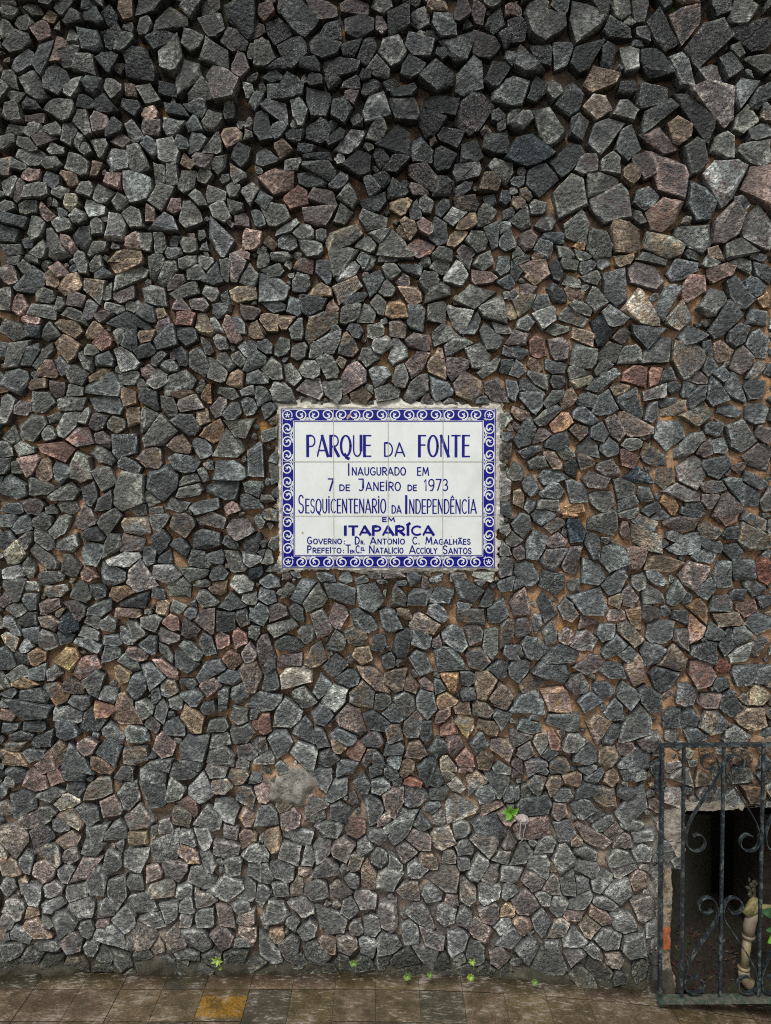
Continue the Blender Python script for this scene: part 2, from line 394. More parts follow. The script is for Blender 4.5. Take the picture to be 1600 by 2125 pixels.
(530, 530): """5,3,13,7,-70g 17,3,16,10,20g 31,6,13,10,10gr 44,9,15,10,-60b 56,10,17,12,-50l 69,4,10,10,0g 82,2,16,4,0g 96,8,14,6,0b 105,3,8,8,0g
115,6,14,11,40g 83,9,12,10,60g 124,11,17,13,-40l 140,4,14,9,0g 153,7,14,10,80b 129,2,10,6,0g 11,10,15,9,-20g 12,21,19,14,20b 28,17,13,13,20g
57,21,20,9,-45gt 42,22,13,10,10t 74,17,16,12,-40d 91,16,10,9,-40m 107,15,13,13,-60g 80,21,13,10,40g 97,24,13,12,50t 112,23,19,8,-25g 134,24,18,17,-60g
141,13,19,8,5p 155,15,12,8,-30b 125,27,7,7,0t 156,24,10,6,0g 11,31,15,10,30b 24,31,15,8,80b 34,31,15,14,10d 60,27,17,9,-40b 76,29,12,10,30g
47,32,11,9,50p 58,36,16,12,-20g 69,36,12,10,-70g 84,33,15,10,-35ot 99,38,17,14,-80b 112,35,15,13,-80g 145,32,19,11,-30g 126,39,15,13,60l 157,35,9,10,-30t
8,41,13,12,10t 18,41,11,8,-60t 37,44,20,13,-60tg 25,47,11,10,10g 48,45,9,5,-40b 61,46,12,10,20b 74,47,13,11,-10g 88,44,13,13,20mt 134,43,15,9,-60b
152,44,15,6,25l 114,49,16,12,-30g 145,51,18,13,30b 2,46,8,10,0t 5,57,13,11,40b 17,56,13,9,-80g 47,53,17,13,-40l 100,53,15,10,10m 78,55,15,11,-20l
57,57,13,12,0dt 123,55,17,10,-30g 27,59,12,10,-20g 38,59,11,9,20g 88,60,15,12,-40l 70,62,14,12,-50g 100,65,20,11,-35mp 111,68,14,12,20t 121,69,13,13,30m
137,62,17,15,60g 143,70,20,7,-45g 157,58,10,8,20m 155,68,13,10,20b 3,63,14,8,60b 12,71,18,9,75g 21,73,16,9,80g 34,70,14,13,20g 45,68,18,11,65g
61,73,17,16,0mp 77,74,15,14,-60b 90,75,15,13,60g 99,81,20,10,-60gm 113,82,15,13,85b 130,80,22,18,50mt 147,82,16,13,70m 4,75,10,8,0g 35,82,18,10,20ml
48,83,15,12,55g 64,86,15,10,0t 82,84,18,10,-10g 16,85,16,12,-10g 4,85,14,8,70b 158,83,14,9,90b 10,110,15,8,-40g""",
(1060, 530): """18,8,16,12,60pt 7,3,12,8,-40g 28,9,17,8,75d 36,6,13,8,20g 48,5,13,10,-10b 57,3,10,10,0b 70,3,13,8,-10t 86,1,22,6,0g 14,12,13,9,20t
3,12,12,6,-60b 49,13,15,6,-5g 38,16,14,8,20g 65,20,26,15,80b 83,12,25,16,30m 107,8,22,15,-30b 124,4,13,8,0g 130,10,20,9,-30p 143,4,18,9,20g
155,10,16,10,70b 114,19,20,15,-55pr 140,24,24,12,60b 150,19,15,12,30b 95,28,25,11,-65b 78,32,18,18,0tw 103,38,18,13,-25lt 124,29,20,16,-40l
132,40,24,11,-50b 157,28,10,8,-30o 152,38,15,11,0b 52,27,20,8,85g 39,24,16,9,30pt 29,24,16,10,60d 10,21,10,9,20m 18,29,12,10,-40b 7,30,17,12,-50gt
2,24,6,9,0b 22,38,15,11,-30l 9,41,12,12,30l 43,33,16,8,20g 39,38,18,9,25gt 62,38,17,11,35b 56,43,16,10,40D 84,49,17,13,10db 109,50,17,12,-40b
93,58,18,14,-65bl 45,50,20,9,20tp 29,45,16,7,0g 67,50,15,9,-50m 17,56,15,13,50r 5,51,11,10,20m 29,57,17,13,85m 46,62,20,15,5g 62,58,18,12,-40g
74,61,20,13,0g 110,65,24,18,-40gt 130,59,16,12,50tp 121,57,11,7,80b 140,49,16,13,-50b 152,54,17,17,20b 143,65,17,12,-60mg 152,71,16,7,-40ly 4,59,13,9,40b
4,70,11,10,40b 15,68,13,8,50t 27,69,14,8,10b 42,73,15,6,-10g 57,70,15,7,-30g 77,74,16,14,5r 89,74,13,9,85r 97,73,10,9,-70b 122,67,10,10,30b
130,73,13,10,30b 115,75,13,8,10m 138,80,22,9,70b 17,76,16,11,40g 29,77,11,10,50b 44,78,17,7,-10y 57,77,23,9,-45b 101,80,11,9,30b 110,81,12,11,-20b
67,82,12,9,30ty 89,85,16,9,-10lm 126,85,15,15,60b 115,87,15,10,-25b 149,83,13,13,0b 13,83,19,8,30b 27,88,18,8,-45g 36,88,15,11,-30t 51,91,18,12,40b
60,90,17,9,60b 72,87,14,8,-30b 76,95,16,10,60d 97,91,15,7,0b 87,96,16,8,-80b 100,96,16,5,5tl 2,83,16,8,90b 13,91,15,9,55b 7,98,14,8,20p 24,98,22,7,-50g
47,99,18,10,30b 31,103,19,11,-30ro 117,98,18,14,-30gt 98,109,19,17,-20bl 135,95,16,9,20b 151,97,16,15,60b 141,111,24,20,50bg 72,105,22,9,60tm
64,106,18,12,50m 83,107,14,7,-80g 42,107,15,9,20tm 55,109,14,10,60b 10,110,18,10,-40b 17,111,14,10,-30m 28,114,18,9,-30b 125,107,12,9,10b
129,117,12,11,0b 120,119,10,9,-60m 155,110,14,12,30m 151,122,18,18,-60m 109,117,23,10,-45bl 75,116,15,8,0l 61,119,13,11,20b 48,119,14,11,30g
13,120,16,7,-20b 26,126,16,10,60tm 33,120,14,8,60g 44,125,13,9,60mt 73,126,13,11,10r 88,124,18,12,20bt 17,127,13,10,-10g 38,130,13,11,-50d
60,132,16,11,10mg 111,133,20,20,40mg 128,129,18,12,-30b 77,137,17,9,-5D 95,136,15,13,-40tg 23,136,16,11,-30b 10,142,18,8,-75b 24,145,18,11,5b
40,145,15,12,80b 52,139,17,11,5m 3,133,12,8,-50g 70,144,14,13,30g 82,146,14,10,60bl 107,147,22,10,20lm 126,143,14,9,-30bt 139,143,18,8,60b
150,139,16,8,20b 148,148,15,11,50b 56,150,20,13,5g 38,156,15,8,-5o 98,153,14,9,30o 73,153,15,10,-30b 23,154,15,11,0g 12,154,11,8,-70b 6,148,14,10,-70t
88,156,15,8,-30b 132,156,18,12,-60m 122,151,14,11,-50m 114,155,14,7,0b""",
(0, 1060): """6,5,14,12,-30b 13,9,15,12,-20b 28,6,13,10,-75g 38,10,18,10,-65gl 52,6,14,12,-60m 67,5,18,10,-30g 84,9,19,10,15lt 97,5,13,11,30g
112,8,16,15,30gt 130,6,20,9,0bt 148,12,17,15,40m 4,18,13,12,-40b 16,17,14,8,-30g 27,19,15,11,50g 56,14,12,10,0bd 69,20,17,10,-75g 81,20,15,11,20lt
41,21,15,11,-10l 9,27,14,12,-30yl 27,28,22,9,50g 56,27,15,15,30b 99,18,13,13,-40bd 126,18,19,13,0b 112,23,16,9,45b 142,20,11,7,30b 155,20,15,10,-60b
92,28,16,10,-75bd 76,31,24,8,-10l 120,29,13,11,-10b 132,29,13,9,-10b 144,31,16,9,80g 153,31,11,10,20bl 43,34,17,10,60gl 54,39,13,9,-50pr 8,40,15,12,30l
17,36,13,10,40g 31,41,17,9,-10g 70,41,17,12,10b 87,43,17,17,20lw 102,39,17,12,0lb 119,39,15,8,-35g 134,39,12,10,0b 157,38,10,8,0D 8,48,16,9,50g
19,47,11,8,0lt 34,49,17,8,-10lt 50,50,15,10,45g 60,50,11,10,40b 74,51,20,8,-10ot 148,46,15,13,30l 110,48,17,11,-10g 97,51,12,7,0b 124,45,11,6,0g
135,47,11,9,60t 126,55,15,10,50g 153,54,12,9,0l 142,57,16,10,-60b 81,58,20,6,0d 79,63,18,7,-3pt 18,56,12,9,60b 4,55,12,9,-40m 10,61,14,9,30g
30,59,15,9,-20pm 47,61,17,11,40mg 63,60,15,11,-40b 100,60,12,9,-80t 108,60,9,9,30l 117,63,11,8,50b 137,67,20,8,45d 128,69,17,11,45mp 106,70,15,10,50rp
149,66,12,11,-40tb 157,65,12,8,90b 17,67,13,10,0b 31,69,14,11,10mt 42,70,16,11,60D 57,69,14,8,40lm 67,69,13,10,40g 5,69,10,8,10l 18,75,16,7,-5b
6,78,12,8,0tl 28,79,15,12,40ml 40,79,9,8,0b 55,75,15,7,20g 92,70,14,9,30g 83,73,18,9,50g 78,77,15,10,50bl 55,81,20,8,15b 69,80,15,7,10b 117,74,13,13,0m
102,77,12,10,30gm 136,80,13,11,-50rp 148,80,11,10,30rp 156,75,11,8,90g 92,82,16,10,60b 102,88,17,8,60g 128,82,18,9,60b 117,85,19,9,30bl 42,91,17,14,-75Yo
22,90,13,11,0ot 15,84,13,9,-40bl 14,91,10,8,0d 68,89,14,9,-10lb 84,88,14,10,20mp 52,97,19,12,-45mr 3,90,16,10,60b 113,94,17,11,50b 143,92,14,10,35rt
154,89,13,11,-50m 130,97,18,10,-20b 102,97,19,8,40p 80,94,17,8,45bl 93,100,17,9,65b 57,103,16,12,-20bl 76,101,13,9,50t 11,100,14,8,-20l 22,100,13,10,-10b
32,100,11,10,-30ml 141,103,14,12,20b 154,100,15,15,-40mt 15,107,20,5,0to 84,108,18,12,-60b 103,109,13,12,40bt 116,107,12,7,10bl 128,108,14,12,-50pm
47,108,15,8,25tm 35,112,18,9,40og 21,114,19,9,10b 5,112,12,6,0b 5,118,13,5,0l 148,112,15,13,-30bl 119,115,13,12,40b 66,113,15,10,40lb 48,118,14,11,10bl
137,117,16,6,85b 128,121,12,8,0b 96,114,14,6,80b 108,118,10,9,20l 20,123,26,11,0bl 4,126,10,9,0p 40,125,16,9,-20lb 63,122,14,9,40ro 76,120,12,10,-70bt
88,122,14,12,40g 99,124,13,8,-70bl 118,128,17,13,30t 148,125,13,12,-20gl 76,128,20,8,-5pt 56,129,15,13,30db 94,132,12,9,40ml 107,134,14,10,20bd
134,132,15,8,-10g 156,125,11,8,90b 5,134,12,6,5b 21,133,16,7,5b 41,135,16,13,0bd 70,138,17,10,35bl 84,138,17,13,30bl 101,145,16,14,50pm 119,146,18,17,0bl
135,141,16,9,0l 149,137,18,12,-20g 158,132,9,6,60r 53,145,14,12,-50mp 67,148,17,14,20b 83,151,19,11,-25lt 37,149,15,13,-60tm 13,139,15,6,-5b 9,145,16,6,-5bt
25,142,14,9,-20b 135,151,17,14,0g 153,148,16,12,-30mb 23,151,15,7,-20bl 8,152,16,8,-15t 46,156,18,9,0b 62,156,15,8,10rt 28,158,16,5,10p 97,157,18,8,0bl
116,156,18,7,0b 148,157,12,7,0ml""",
(530, 1170): """2,6,7,9,0d 9,12,14,9,0b 19,8,8,6,0m 20,16,10,6,-80g 28,17,16,9,-75b 36,22,22,10,-75g 52,18,20,11,0b 70,21,18,15,80b 88,21,13,10,60g
101,21,13,12,0b 115,20,15,11,20b 133,18,20,12,10b 143,22,12,7,-60b 155,13,15,9,-10b 44,9,14,6,5b 56,10,10,4,0b 66,10,10,5,-10b 86,7,14,4,0m 98,8,12,5,10b
110,10,14,5,-20b 125,8,12,6,0m 140,7,14,5,10l 78,11,8,4,0g 90,12,8,4,0b 105,13,8,5,-40m 7,20,13,11,20b 4,31,14,14,40b 14,29,14,10,20m 25,29,12,10,40b
17,39,20,9,-15g 40,36,18,12,70mg 51,32,15,11,-60mp 66,36,20,13,40b 82,35,17,13,75bd 112,30,15,11,50b 91,31,10,6,-10t 128,26,12,4,0b 133,32,20,9,-5bt
150,31,17,14,-50b 104,37,20,11,25tm 62,44,15,12,30bt 122,44,14,13,30bl 134,43,15,13,50mb 155,41,16,12,-40tb 32,44,13,12,60g 21,50,20,10,5b 6,52,18,10,75m
51,48,13,12,-60g 76,49,12,10,85b 102,47,15,14,40b 90,50,17,10,-80b 145,50,18,10,80g 111,49,8,8,-30m 37,57,17,12,-60gt 22,60,17,8,0m 66,57,14,12,10t
119,58,19,18,0b 136,58,15,14,20bt 82,60,13,10,-70b 50,63,14,13,60b 102,62,18,12,60b 9,64,10,8,-50b 157,54,10,9,0b 24,70,22,13,-15w 9,74,13,13,50b
57,70,16,12,-10b 72,70,14,13,0tm 85,71,17,13,-50mt 151,65,12,10,60b 41,76,13,10,-45b 95,75,14,9,55tp 106,75,11,8,20pm 120,72,12,10,-80o 113,75,10,8,60b
130,71,11,9,80b 141,75,24,10,-80t 131,80,12,9,-10bd 152,82,15,16,20mt 29,83,15,13,50g 5,85,15,14,-40b 48,81,19,13,-25l 66,82,19,13,20lt 20,91,20,18,40lb
78,85,15,10,-50g 92,86,15,13,60gm 106,86,20,12,80b 117,85,12,12,-40to 126,89,13,7,-10t 140,91,16,11,30tg 41,92,13,13,0b 60,97,22,18,50mp 73,97,20,12,60b
85,93,12,11,60bd 97,99,19,11,-70bm 128,99,14,12,70Yw 118,101,13,8,-60r 115,94,10,8,0p 143,101,18,8,20t 151,94,11,9,40b 5,100,13,10,60r 15,110,17,15,60b
28,101,16,10,-45b 39,107,16,10,60b 85,104,14,10,50bt 105,105,18,9,70b 55,107,18,8,20b 72,108,13,11,20gm 111,114,16,14,-50bd 86,114,13,8,0b 98,114,14,12,-60tm
124,111,15,11,-60mp 138,111,13,12,-40bl 153,113,18,11,10mt 3,113,15,10,40mb 30,116,18,17,20lb 62,116,13,12,-50rp 52,112,11,10,30t 44,120,13,11,-20b
70,120,15,8,-60bt 85,123,14,10,85b 75,124,11,11,30bl 130,121,13,13,20rp 118,124,13,11,30yl 141,121,12,12,-50t 106,125,16,11,-30bd 93,125,11,10,-70t
55,126,13,11,0b 5,120,16,5,-15lb 152,127,14,8,10lb""",
(1060, 1060): """7,8,13,12,-40b 20,3,17,8,-10b 37,2,14,6,0o 26,8,15,10,-5gt 40,12,18,10,80D 56,8,21,12,0g 70,12,12,7,80p 73,2,14,5,-10g 84,8,18,9,25bt
92,3,13,8,10b 104,8,21,9,15mt 110,3,15,8,40b 134,4,14,8,-10mr 150,7,20,8,30bt 122,12,15,9,20tg 135,13,13,9,-30bd 148,18,20,13,-20lt 15,22,21,12,-65bd
28,19,13,10,-20m 25,30,14,14,0mb 38,30,20,10,-75mb 51,22,18,10,80b 64,27,17,15,0b 83,18,19,12,15gt 103,17,16,8,20l 121,21,20,8,30b 105,24,22,7,-5b
78,29,17,10,85pm 5,26,11,9,-10m 10,38,18,13,60b 4,45,10,10,40b 51,39,15,15,0b 25,44,18,14,30bd 65,44,20,10,-55b 95,33,21,9,5t 118,29,18,7,-5bl
137,25,13,12,40b 130,38,20,10,-75b 113,40,24,14,-30mp 143,37,17,15,-20b 156,36,17,14,50R 80,44,12,11,0g 89,41,16,8,45bl 121,47,15,13,-50b 39,46,9,9,0g
50,57,20,18,90b 48,69,13,4,0p 35,61,18,12,75bt 22,59,18,11,60bd 6,58,16,12,60mp 101,52,18,10,-70b 87,54,15,9,-15lb 73,54,16,9,70m 64,55,9,9,0yt
65,64,14,8,0mp 85,63,14,13,20mb 76,68,18,8,70to 95,62,9,6,60b 115,60,13,12,40ot 106,65,13,10,0bd 109,54,9,9,-30b 130,58,15,12,5bm 140,52,11,10,0bd
147,60,15,8,-20rp 151,48,15,10,20b 133,67,18,7,10tg 152,69,15,12,-30b 157,56,9,10,0b 6,72,15,12,-30bm 17,68,14,8,80b 24,75,14,10,70bl 35,78,13,11,50mp
47,80,15,13,60ml 59,75,15,13,-40bl 73,76,20,8,65tb 92,74,18,14,-35b 115,72,13,11,30po 106,78,14,12,20lt 125,75,13,11,50b 142,77,15,12,20b 14,85,19,16,10b
3,87,11,10,0g 64,84,17,10,-20b 87,87,17,14,50bl 118,86,18,9,0bd 133,82,13,11,-50bd 33,88,18,11,20b 75,91,18,7,35b 102,92,18,14,60tm 152,83,14,10,-60m
140,90,14,8,-10l 6,97,17,11,-40b 26,98,22,11,25b 49,95,17,11,-40mb 62,98,18,13,0b 77,101,18,12,60tp 93,103,16,13,20bd 117,100,18,16,60mr 131,97,10,8,0R
144,102,17,14,0b 155,101,13,12,0b 13,106,18,12,-30tm 28,116,18,17,10po 42,108,13,13,20mb 13,120,20,12,10b 57,111,14,13,60b 48,118,14,12,-60b
72,114,18,12,40bl 108,113,15,13,70bm 129,106,13,8,0b 122,117,15,10,0pm 135,120,16,13,60b 153,114,14,12,-30yt 87,118,15,15,20b 64,124,14,13,70b
99,127,13,13,0bd 109,127,14,13,60b 78,132,20,18,0lg 55,133,17,15,-60tm 32,129,22,10,10b 11,133,18,10,5b 125,131,16,15,50bt 148,129,20,17,-30t 6,138,13,8,15ml
19,142,12,11,-60lt 27,142,16,8,60pr 39,143,14,13,20lm 61,139,19,9,-50bd 87,142,17,11,-35ml 99,138,11,10,10lw 114,138,15,9,-10b 47,149,14,14,60b
72,146,14,13,20mp 9,148,13,12,-30ml 24,150,12,10,30b 60,150,15,14,-40tg 75,155,22,9,-10b 30,156,14,9,10bt 16,156,15,8,-15bm 4,156,9,8,0m 140,139,18,12,0l
158,137,8,8,0b 108,150,10,8,0tw 122,150,14,10,80o 100,158,12,8,0w 143,152,14,12,30t 157,155,8,10,0b""",
(0, 1590): """10,5,14,10,40b 5,10,10,8,0tl 24,9,20,14,30p 31,4,20,8,35pr 44,5,18,9,10b 47,13,13,11,30b 62,2,17,7,10ot 77,4,14,10,-20g 95,6,18,13,30bl
113,4,20,10,-20b 132,4,15,10,30ml 147,6,14,13,-50tg 157,8,9,8,0b 32,18,17,9,-20bl 14,23,18,16,-20b 61,14,16,12,0gt 80,17,16,15,60bl 96,19,18,16,60b
107,16,13,13,-10l 123,15,16,15,60lb 136,12,14,11,30tl 151,18,14,12,10bt 40,23,20,9,-12yw 27,30,11,11,60g 37,36,13,13,30bl 46,32,18,8,50tb 54,29,17,10,30bl
68,25,17,15,0pm 84,31,16,16,0lp 117,24,13,10,50rp 112,30,16,13,30tl 138,26,17,12,30bl 152,32,14,12,90po 130,33,17,16,30bl 103,39,15,9,50ml 17,35,16,12,-20pm
10,44,20,18,-40mt 25,43,14,14,-20mb 58,42,15,14,10b 72,40,14,12,70b 84,44,14,10,0Yt 95,39,7,7,0b 101,52,19,18,0bl 141,41,11,10,-40m 152,45,12,11,-30ro
125,43,14,11,60lb 115,45,12,11,40bl 43,46,13,10,-40tp 56,51,12,10,20b 43,55,13,10,-30mp 30,53,15,12,20bt 14,60,16,10,-50b 5,62,15,10,50ot 68,61,20,11,-55b
82,57,16,14,0gb 116,54,18,9,55po 140,52,18,10,-5lm 127,59,18,10,65bl 142,62,14,12,80bd 155,54,14,13,-30lb 157,65,12,12,-30b 27,64,17,14,20p 40,66,13,10,-75bl
52,64,17,11,-65pm 60,72,15,14,50bd 94,66,11,11,0pr 108,65,15,12,0mb 83,71,12,12,20bd 124,68,20,12,60bl 73,77,20,13,-60bl 98,77,19,11,-5tl 112,78,13,10,-10bl
140,76,17,14,80lb 126,82,15,10,0lt 154,78,14,13,50bl 5,74,13,10,-50g 14,75,13,8,80ot 20,80,15,13,-50bl 32,77,14,10,-20ml 48,78,18,10,-15lg 51,87,17,16,20ml
65,88,13,13,-20bl 87,86,22,13,10bl 8,88,15,11,60lm 18,91,11,9,-30Yo 32,87,16,10,-25bl 40,95,18,12,20b 21,100,15,12,60po 104,91,15,10,70bl 114,87,11,9,10bl
76,96,15,14,20bl 93,97,17,10,0bl 63,98,12,6,0p 114,96,11,10,60tl 126,94,15,14,0lg 139,93,16,11,80pt 148,86,13,10,20b 151,94,13,10,0pl 153,104,14,10,20pt
137,106,15,12,65pm 4,96,13,10,90ml 12,105,18,12,20bl 54,101,12,11,60bl 68,105,20,10,30lb 90,106,20,10,20mt 107,107,18,13,-70mt 122,108,18,14,0bl
43,109,17,14,30bp 148,111,14,9,0bl 83,109,11,11,30lb 7,114,13,12,0b 18,118,14,11,70g 31,112,20,10,20b 32,120,14,10,0bd 56,112,13,10,-30bl 64,118,13,12,-40lg
75,121,13,10,20bl 87,117,14,9,-20bd 98,112,13,10,-60pt 102,121,11,10,30bl 47,122,17,10,-5po 115,117,17,8,5bl 131,119,13,12,0bd 145,119,16,11,-10bl
112,123,8,6,0m 9,124,18,8,0d 62,125,16,6,0dg 90,125,18,7,5dg""",
(530, 1590): """42,2,10,5,0b 55,4,12,10,20bd 74,3,11,10,50b 84,4,12,10,80bd 92,4,9,9,-70t 108,6,20,14,30bd 117,4,12,10,70yl 130,2,11,5,0p 136,8,14,12,20tl
150,8,15,14,20bl 42,8,12,12,60bl 51,15,13,13,0bl 67,12,12,10,90b 76,12,13,10,-40bl 96,11,12,9,5Rp 87,11,8,7,0b 113,17,13,8,0b 124,12,13,8,50w
7,17,12,10,-40pt 17,24,10,10,-60t 85,20,16,13,0pm 98,20,15,13,-20bm 72,28,20,9,-85bd 60,21,10,6,80m 156,17,12,12,0b 144,17,18,11,-20bl 7,31,15,15,0bl
21,33,16,14,-40mp 37,32,13,9,0bl 52,29,14,12,-60bd 62,39,14,13,-60Rr 79,33,11,10,-50mp 90,31,13,10,40g 109,26,12,9,-30b 127,25,20,9,30lt 145,25,15,8,-5pt
145,38,20,14,55D 45,40,18,11,15bd 27,44,18,11,30lb 88,40,17,13,-20b 73,43,14,10,20b 102,36,12,12,50bd 115,33,14,13,50ml 126,38,15,14,60lg 101,47,16,13,20mp
115,45,16,14,-20tl 141,47,20,12,45lt 154,32,12,10,50pm 11,47,17,12,80ot 41,51,14,13,60lm 54,51,15,15,40pm 67,50,13,8,-30lb 22,53,17,14,20gl 92,53,15,11,50tm
106,58,13,12,0to 77,57,14,11,10bd 128,50,13,11,20bl 33,57,13,10,-70lb 3,53,12,9,20lb 120,57,13,12,-40tg 128,61,13,8,-10bd 61,59,12,10,60tb 70,68,18,9,75or
16,64,16,14,20db 44,64,16,11,-10md 5,67,15,14,50lb 31,65,10,6,-20pt 60,71,11,9,70bd 86,61,12,9,30lb 98,64,13,11,50bl 115,69,20,13,15tm 138,63,20,11,-70lg
146,68,17,9,-70lt 156,68,14,12,0bl 25,75,17,7,-70pt 38,76,18,14,-70gl 51,77,14,12,60mt 81,70,18,14,-60lb 95,78,15,14,0mo 108,79,13,12,-40lb 131,80,14,13,30tl
120,82,14,10,40p 143,78,14,12,20bl 156,78,13,12,-45b 16,76,11,11,0bl 3,78,14,12,-30bl 68,83,14,14,-10ml 13,91,18,17,0lb 29,87,14,11,60ml 58,88,14,12,20bd
82,93,20,13,80ml 101,92,20,10,25lm 118,92,15,14,20bd 130,94,14,11,70ml 144,91,16,15,10mr 157,88,12,8,90o 47,97,18,17,20bl 22,97,11,10,10b 32,102,14,11,-50bl
72,99,16,10,80gl 62,100,12,11,60bt 95,104,18,13,80bl 138,102,16,11,25pm 154,100,14,13,60bl 6,97,12,5,80l 13,105,9,9,0ot 22,112,17,12,-80ml 110,108,15,12,20mb
45,110,16,9,50po 57,110,14,13,0mt 70,111,14,13,0bl 83,111,17,11,-20bl 124,108,15,15,-40bl 37,115,17,15,40b 9,115,16,13,20bl 92,119,18,12,-10bd
108,118,16,14,60bl 135,116,17,14,70bl 150,119,14,14,0pm 125,121,12,10,60lg 116,122,13,10,-60bl 26,121,12,9,-30bd 14,124,9,8,0b 54,121,11,9,90d 67,122,12,9,0d
78,121,10,8,0d 142,126,14,9,10d 156,126,10,8,0d 129,126,13,8,0d 119,128,9,6,0d 45,125,10,7,0d""",
(1060, 1590): """4,5,8,6,0mp 17,2,14,5,10b 32,2,16,5,0b 48,2,13,5,-20b 3,17,10,8,90b 9,16,10,9,0g 16,12,14,10,70bt 26,12,14,10,-30tm 38,8,15,10,15t
51,8,13,8,-10b 47,15,15,10,-20b 32,18,15,9,-20b 62,8,14,10,-60t 75,4,18,13,20bl 70,17,13,9,20b 58,20,17,13,0tg 15,24,21,14,-5Db 30,28,13,11,-50mp
44,26,14,13,-30b 75,27,22,10,-25lb 52,32,15,10,-10b 57,36,14,11,-20b 13,38,24,13,10rm 34,42,15,13,90b 49,44,24,10,45pm 63,41,14,11,-50mt 76,37,15,10,25l
83,43,16,8,-20lb 41,46,10,8,-20to 22,49,14,11,-10g 8,54,17,11,-70b 68,47,14,10,-30mp 47,54,15,12,30db 81,55,14,13,-20l 17,60,17,12,10gb 33,58,16,15,60bl
65,57,16,10,-25l 48,63,15,10,20lb 70,64,18,8,-10lw 55,71,18,9,-65bl 27,64,6,5,90o 79,70,14,13,60op 83,63,7,4,0w 15,70,16,13,20pm 35,75,14,12,50bd
45,75,13,10,80b 67,77,17,16,30lb 27,75,14,10,60pm 8,85,18,16,-30pm 58,84,18,10,25lb 82,89,17,16,90pw 21,82,11,9,0g 29,87,14,9,-70b 41,86,13,7,5b
7,97,14,13,50ro 39,93,13,7,0pr 54,93,18,8,40op 20,97,14,13,50b 70,97,18,14,30lb 30,101,16,12,-40bt 49,101,14,14,50t 63,108,16,14,-30bl 41,106,16,10,20bl
11,113,17,11,-50b 3,107,16,10,60b 26,113,14,10,40b 38,117,12,12,20ml 51,115,14,8,50bl 76,111,17,15,-20bl 23,121,25,16,5b 63,120,14,12,20pm 54,127,20,11,35mp
44,130,20,12,25td 27,133,10,7,0d 6,127,14,9,-10dt 3,123,10,8,-20b 70,131,14,8,10d 100,19,14,14,20wp 120,19,14,9,0m 136,20,10,10,60l 152,18,14,12,10ot
105,6,14,10,10w 120,9,13,9,10t 143,5,13,12,30g 157,7,10,8,90b 97,52,15,13,80lb 89,24,8,8,0p 95,36,12,14,0w""",
}
PAL = {'g': (.120, .124, .110), 'b': (.096, .105, .104), 'd': (.048, .054, .053), 'D': (.023, .033, .040), 'l': (.190, .197, .182),
       'm': (.125, .106, .099), 'p': (.205, .147, .126), 'r': (.190, .110, .088), 'R': (.225, .092, .062), 'o': (.230, .140, .075),
       't': (.182, .138, .096), 'y': (.270, .245, .175), 'Y': (.300, .225, .110), 'w': (.330, .305, .265)}
GREYS = 'ggggggggggbbbbbbbbllmtdg'

def stone_zone_free(px, py):
    """False where no stone sits: the plaque and its mortar, the niche, the cement patch."""
    if 577 < px < 1036 and 840 < py < 1187: return False
    if py > 1676 and px > 1419 and px < 1704: return False
    if py > 1806 and px > 1372 and px < 1704: return False
    if ((px - 612) / 40) ** 2 + ((py - 1632) / 28) ** 2 < 1: return False
    return True

def mean_size(px, py):
    """Half a typical stone, in photo pixels, at this place of the wall."""
    s = 18.0
    s += 9 * float(sstep(560, 150, py)) * float(sstep(300, 1200, px) * 0.8 + 0.35)
    s += 5 * float(sstep(1250, 1450, px)) * float(sstep(1250, 700, py))
    s += 3 * float(sstep(1500, 1700, py))
    return s

def shape(cx, cy, a, b, ang):
    """A random chipped outline: facing normals and their distances from the centre."""
    r = random.random()
    t = math.radians(ang)
    if r < 0.60:
        th = [t + k * math.pi / 2 + random.gauss(0, .26) for k in range(4)]
        for _ in range(random.choice((0, 1, 1, 1, 2))):
            th.append(t + math.pi / 4 + random.randrange(4) * math.pi / 2 + random.gauss(0, .22))
    elif r < 0.80:
        n = random.choice((4, 5, 5, 6)); o = random.random() * 6.28
        th = [o + (k + random.uniform(-.28, .28)) * 2 * math.pi / n for k in range(n)]
    else:
        o = t + random.choice((0.5, 1.5)) * math.pi
        th = [o + (k + random.uniform(-.12, .12)) * 2 * math.pi / 3 for k in range(3)]
        th += [random.random() * 6.28 for _ in range(2)]
    h = []
    for q in th:
        e = math.hypot(a * math.cos(q - t), b * math.sin(q - t))
        h.append(e * random.uniform(.87, 1.10))
    return (cx, cy, np.array([math.cos(q) for q in th]), np.array([math.sin(q) for q in th]), np.array(h), max(a, b))

GX0, GY0, GX1, GY1, GS = -340, -240, 1960, 2074, 2
gw, gh = (GX1 - GX0) // GS, (GY1 - GY0) // GS
gauge = np.full((gh, gw), 9.0, np.float32)
owner = np.full((gh, gw), -1, np.int32)
gxs = GX0 + (np.arange(gw) + .5) * GS
gys = GY0 + (np.arange(gh) + .5) * GS
PXX, PYY = np.meshgrid(gxs, gys)
FREE = np.ones((gh, gw), bool)
FREE &= ~((PXX > 577) & (PXX < 1036) & (PYY > 840) & (PYY < 1187))
FREE &= ~((PYY > 1677) & (PXX > 1420) & (PXX < 1704)) & ~((PYY > 1806) & (PXX > 1374) & (PXX < 1704))
FREE &= ~(((PXX - 612) / 40) ** 2 + ((PYY - 1632) / 28) ** 2 < 1)

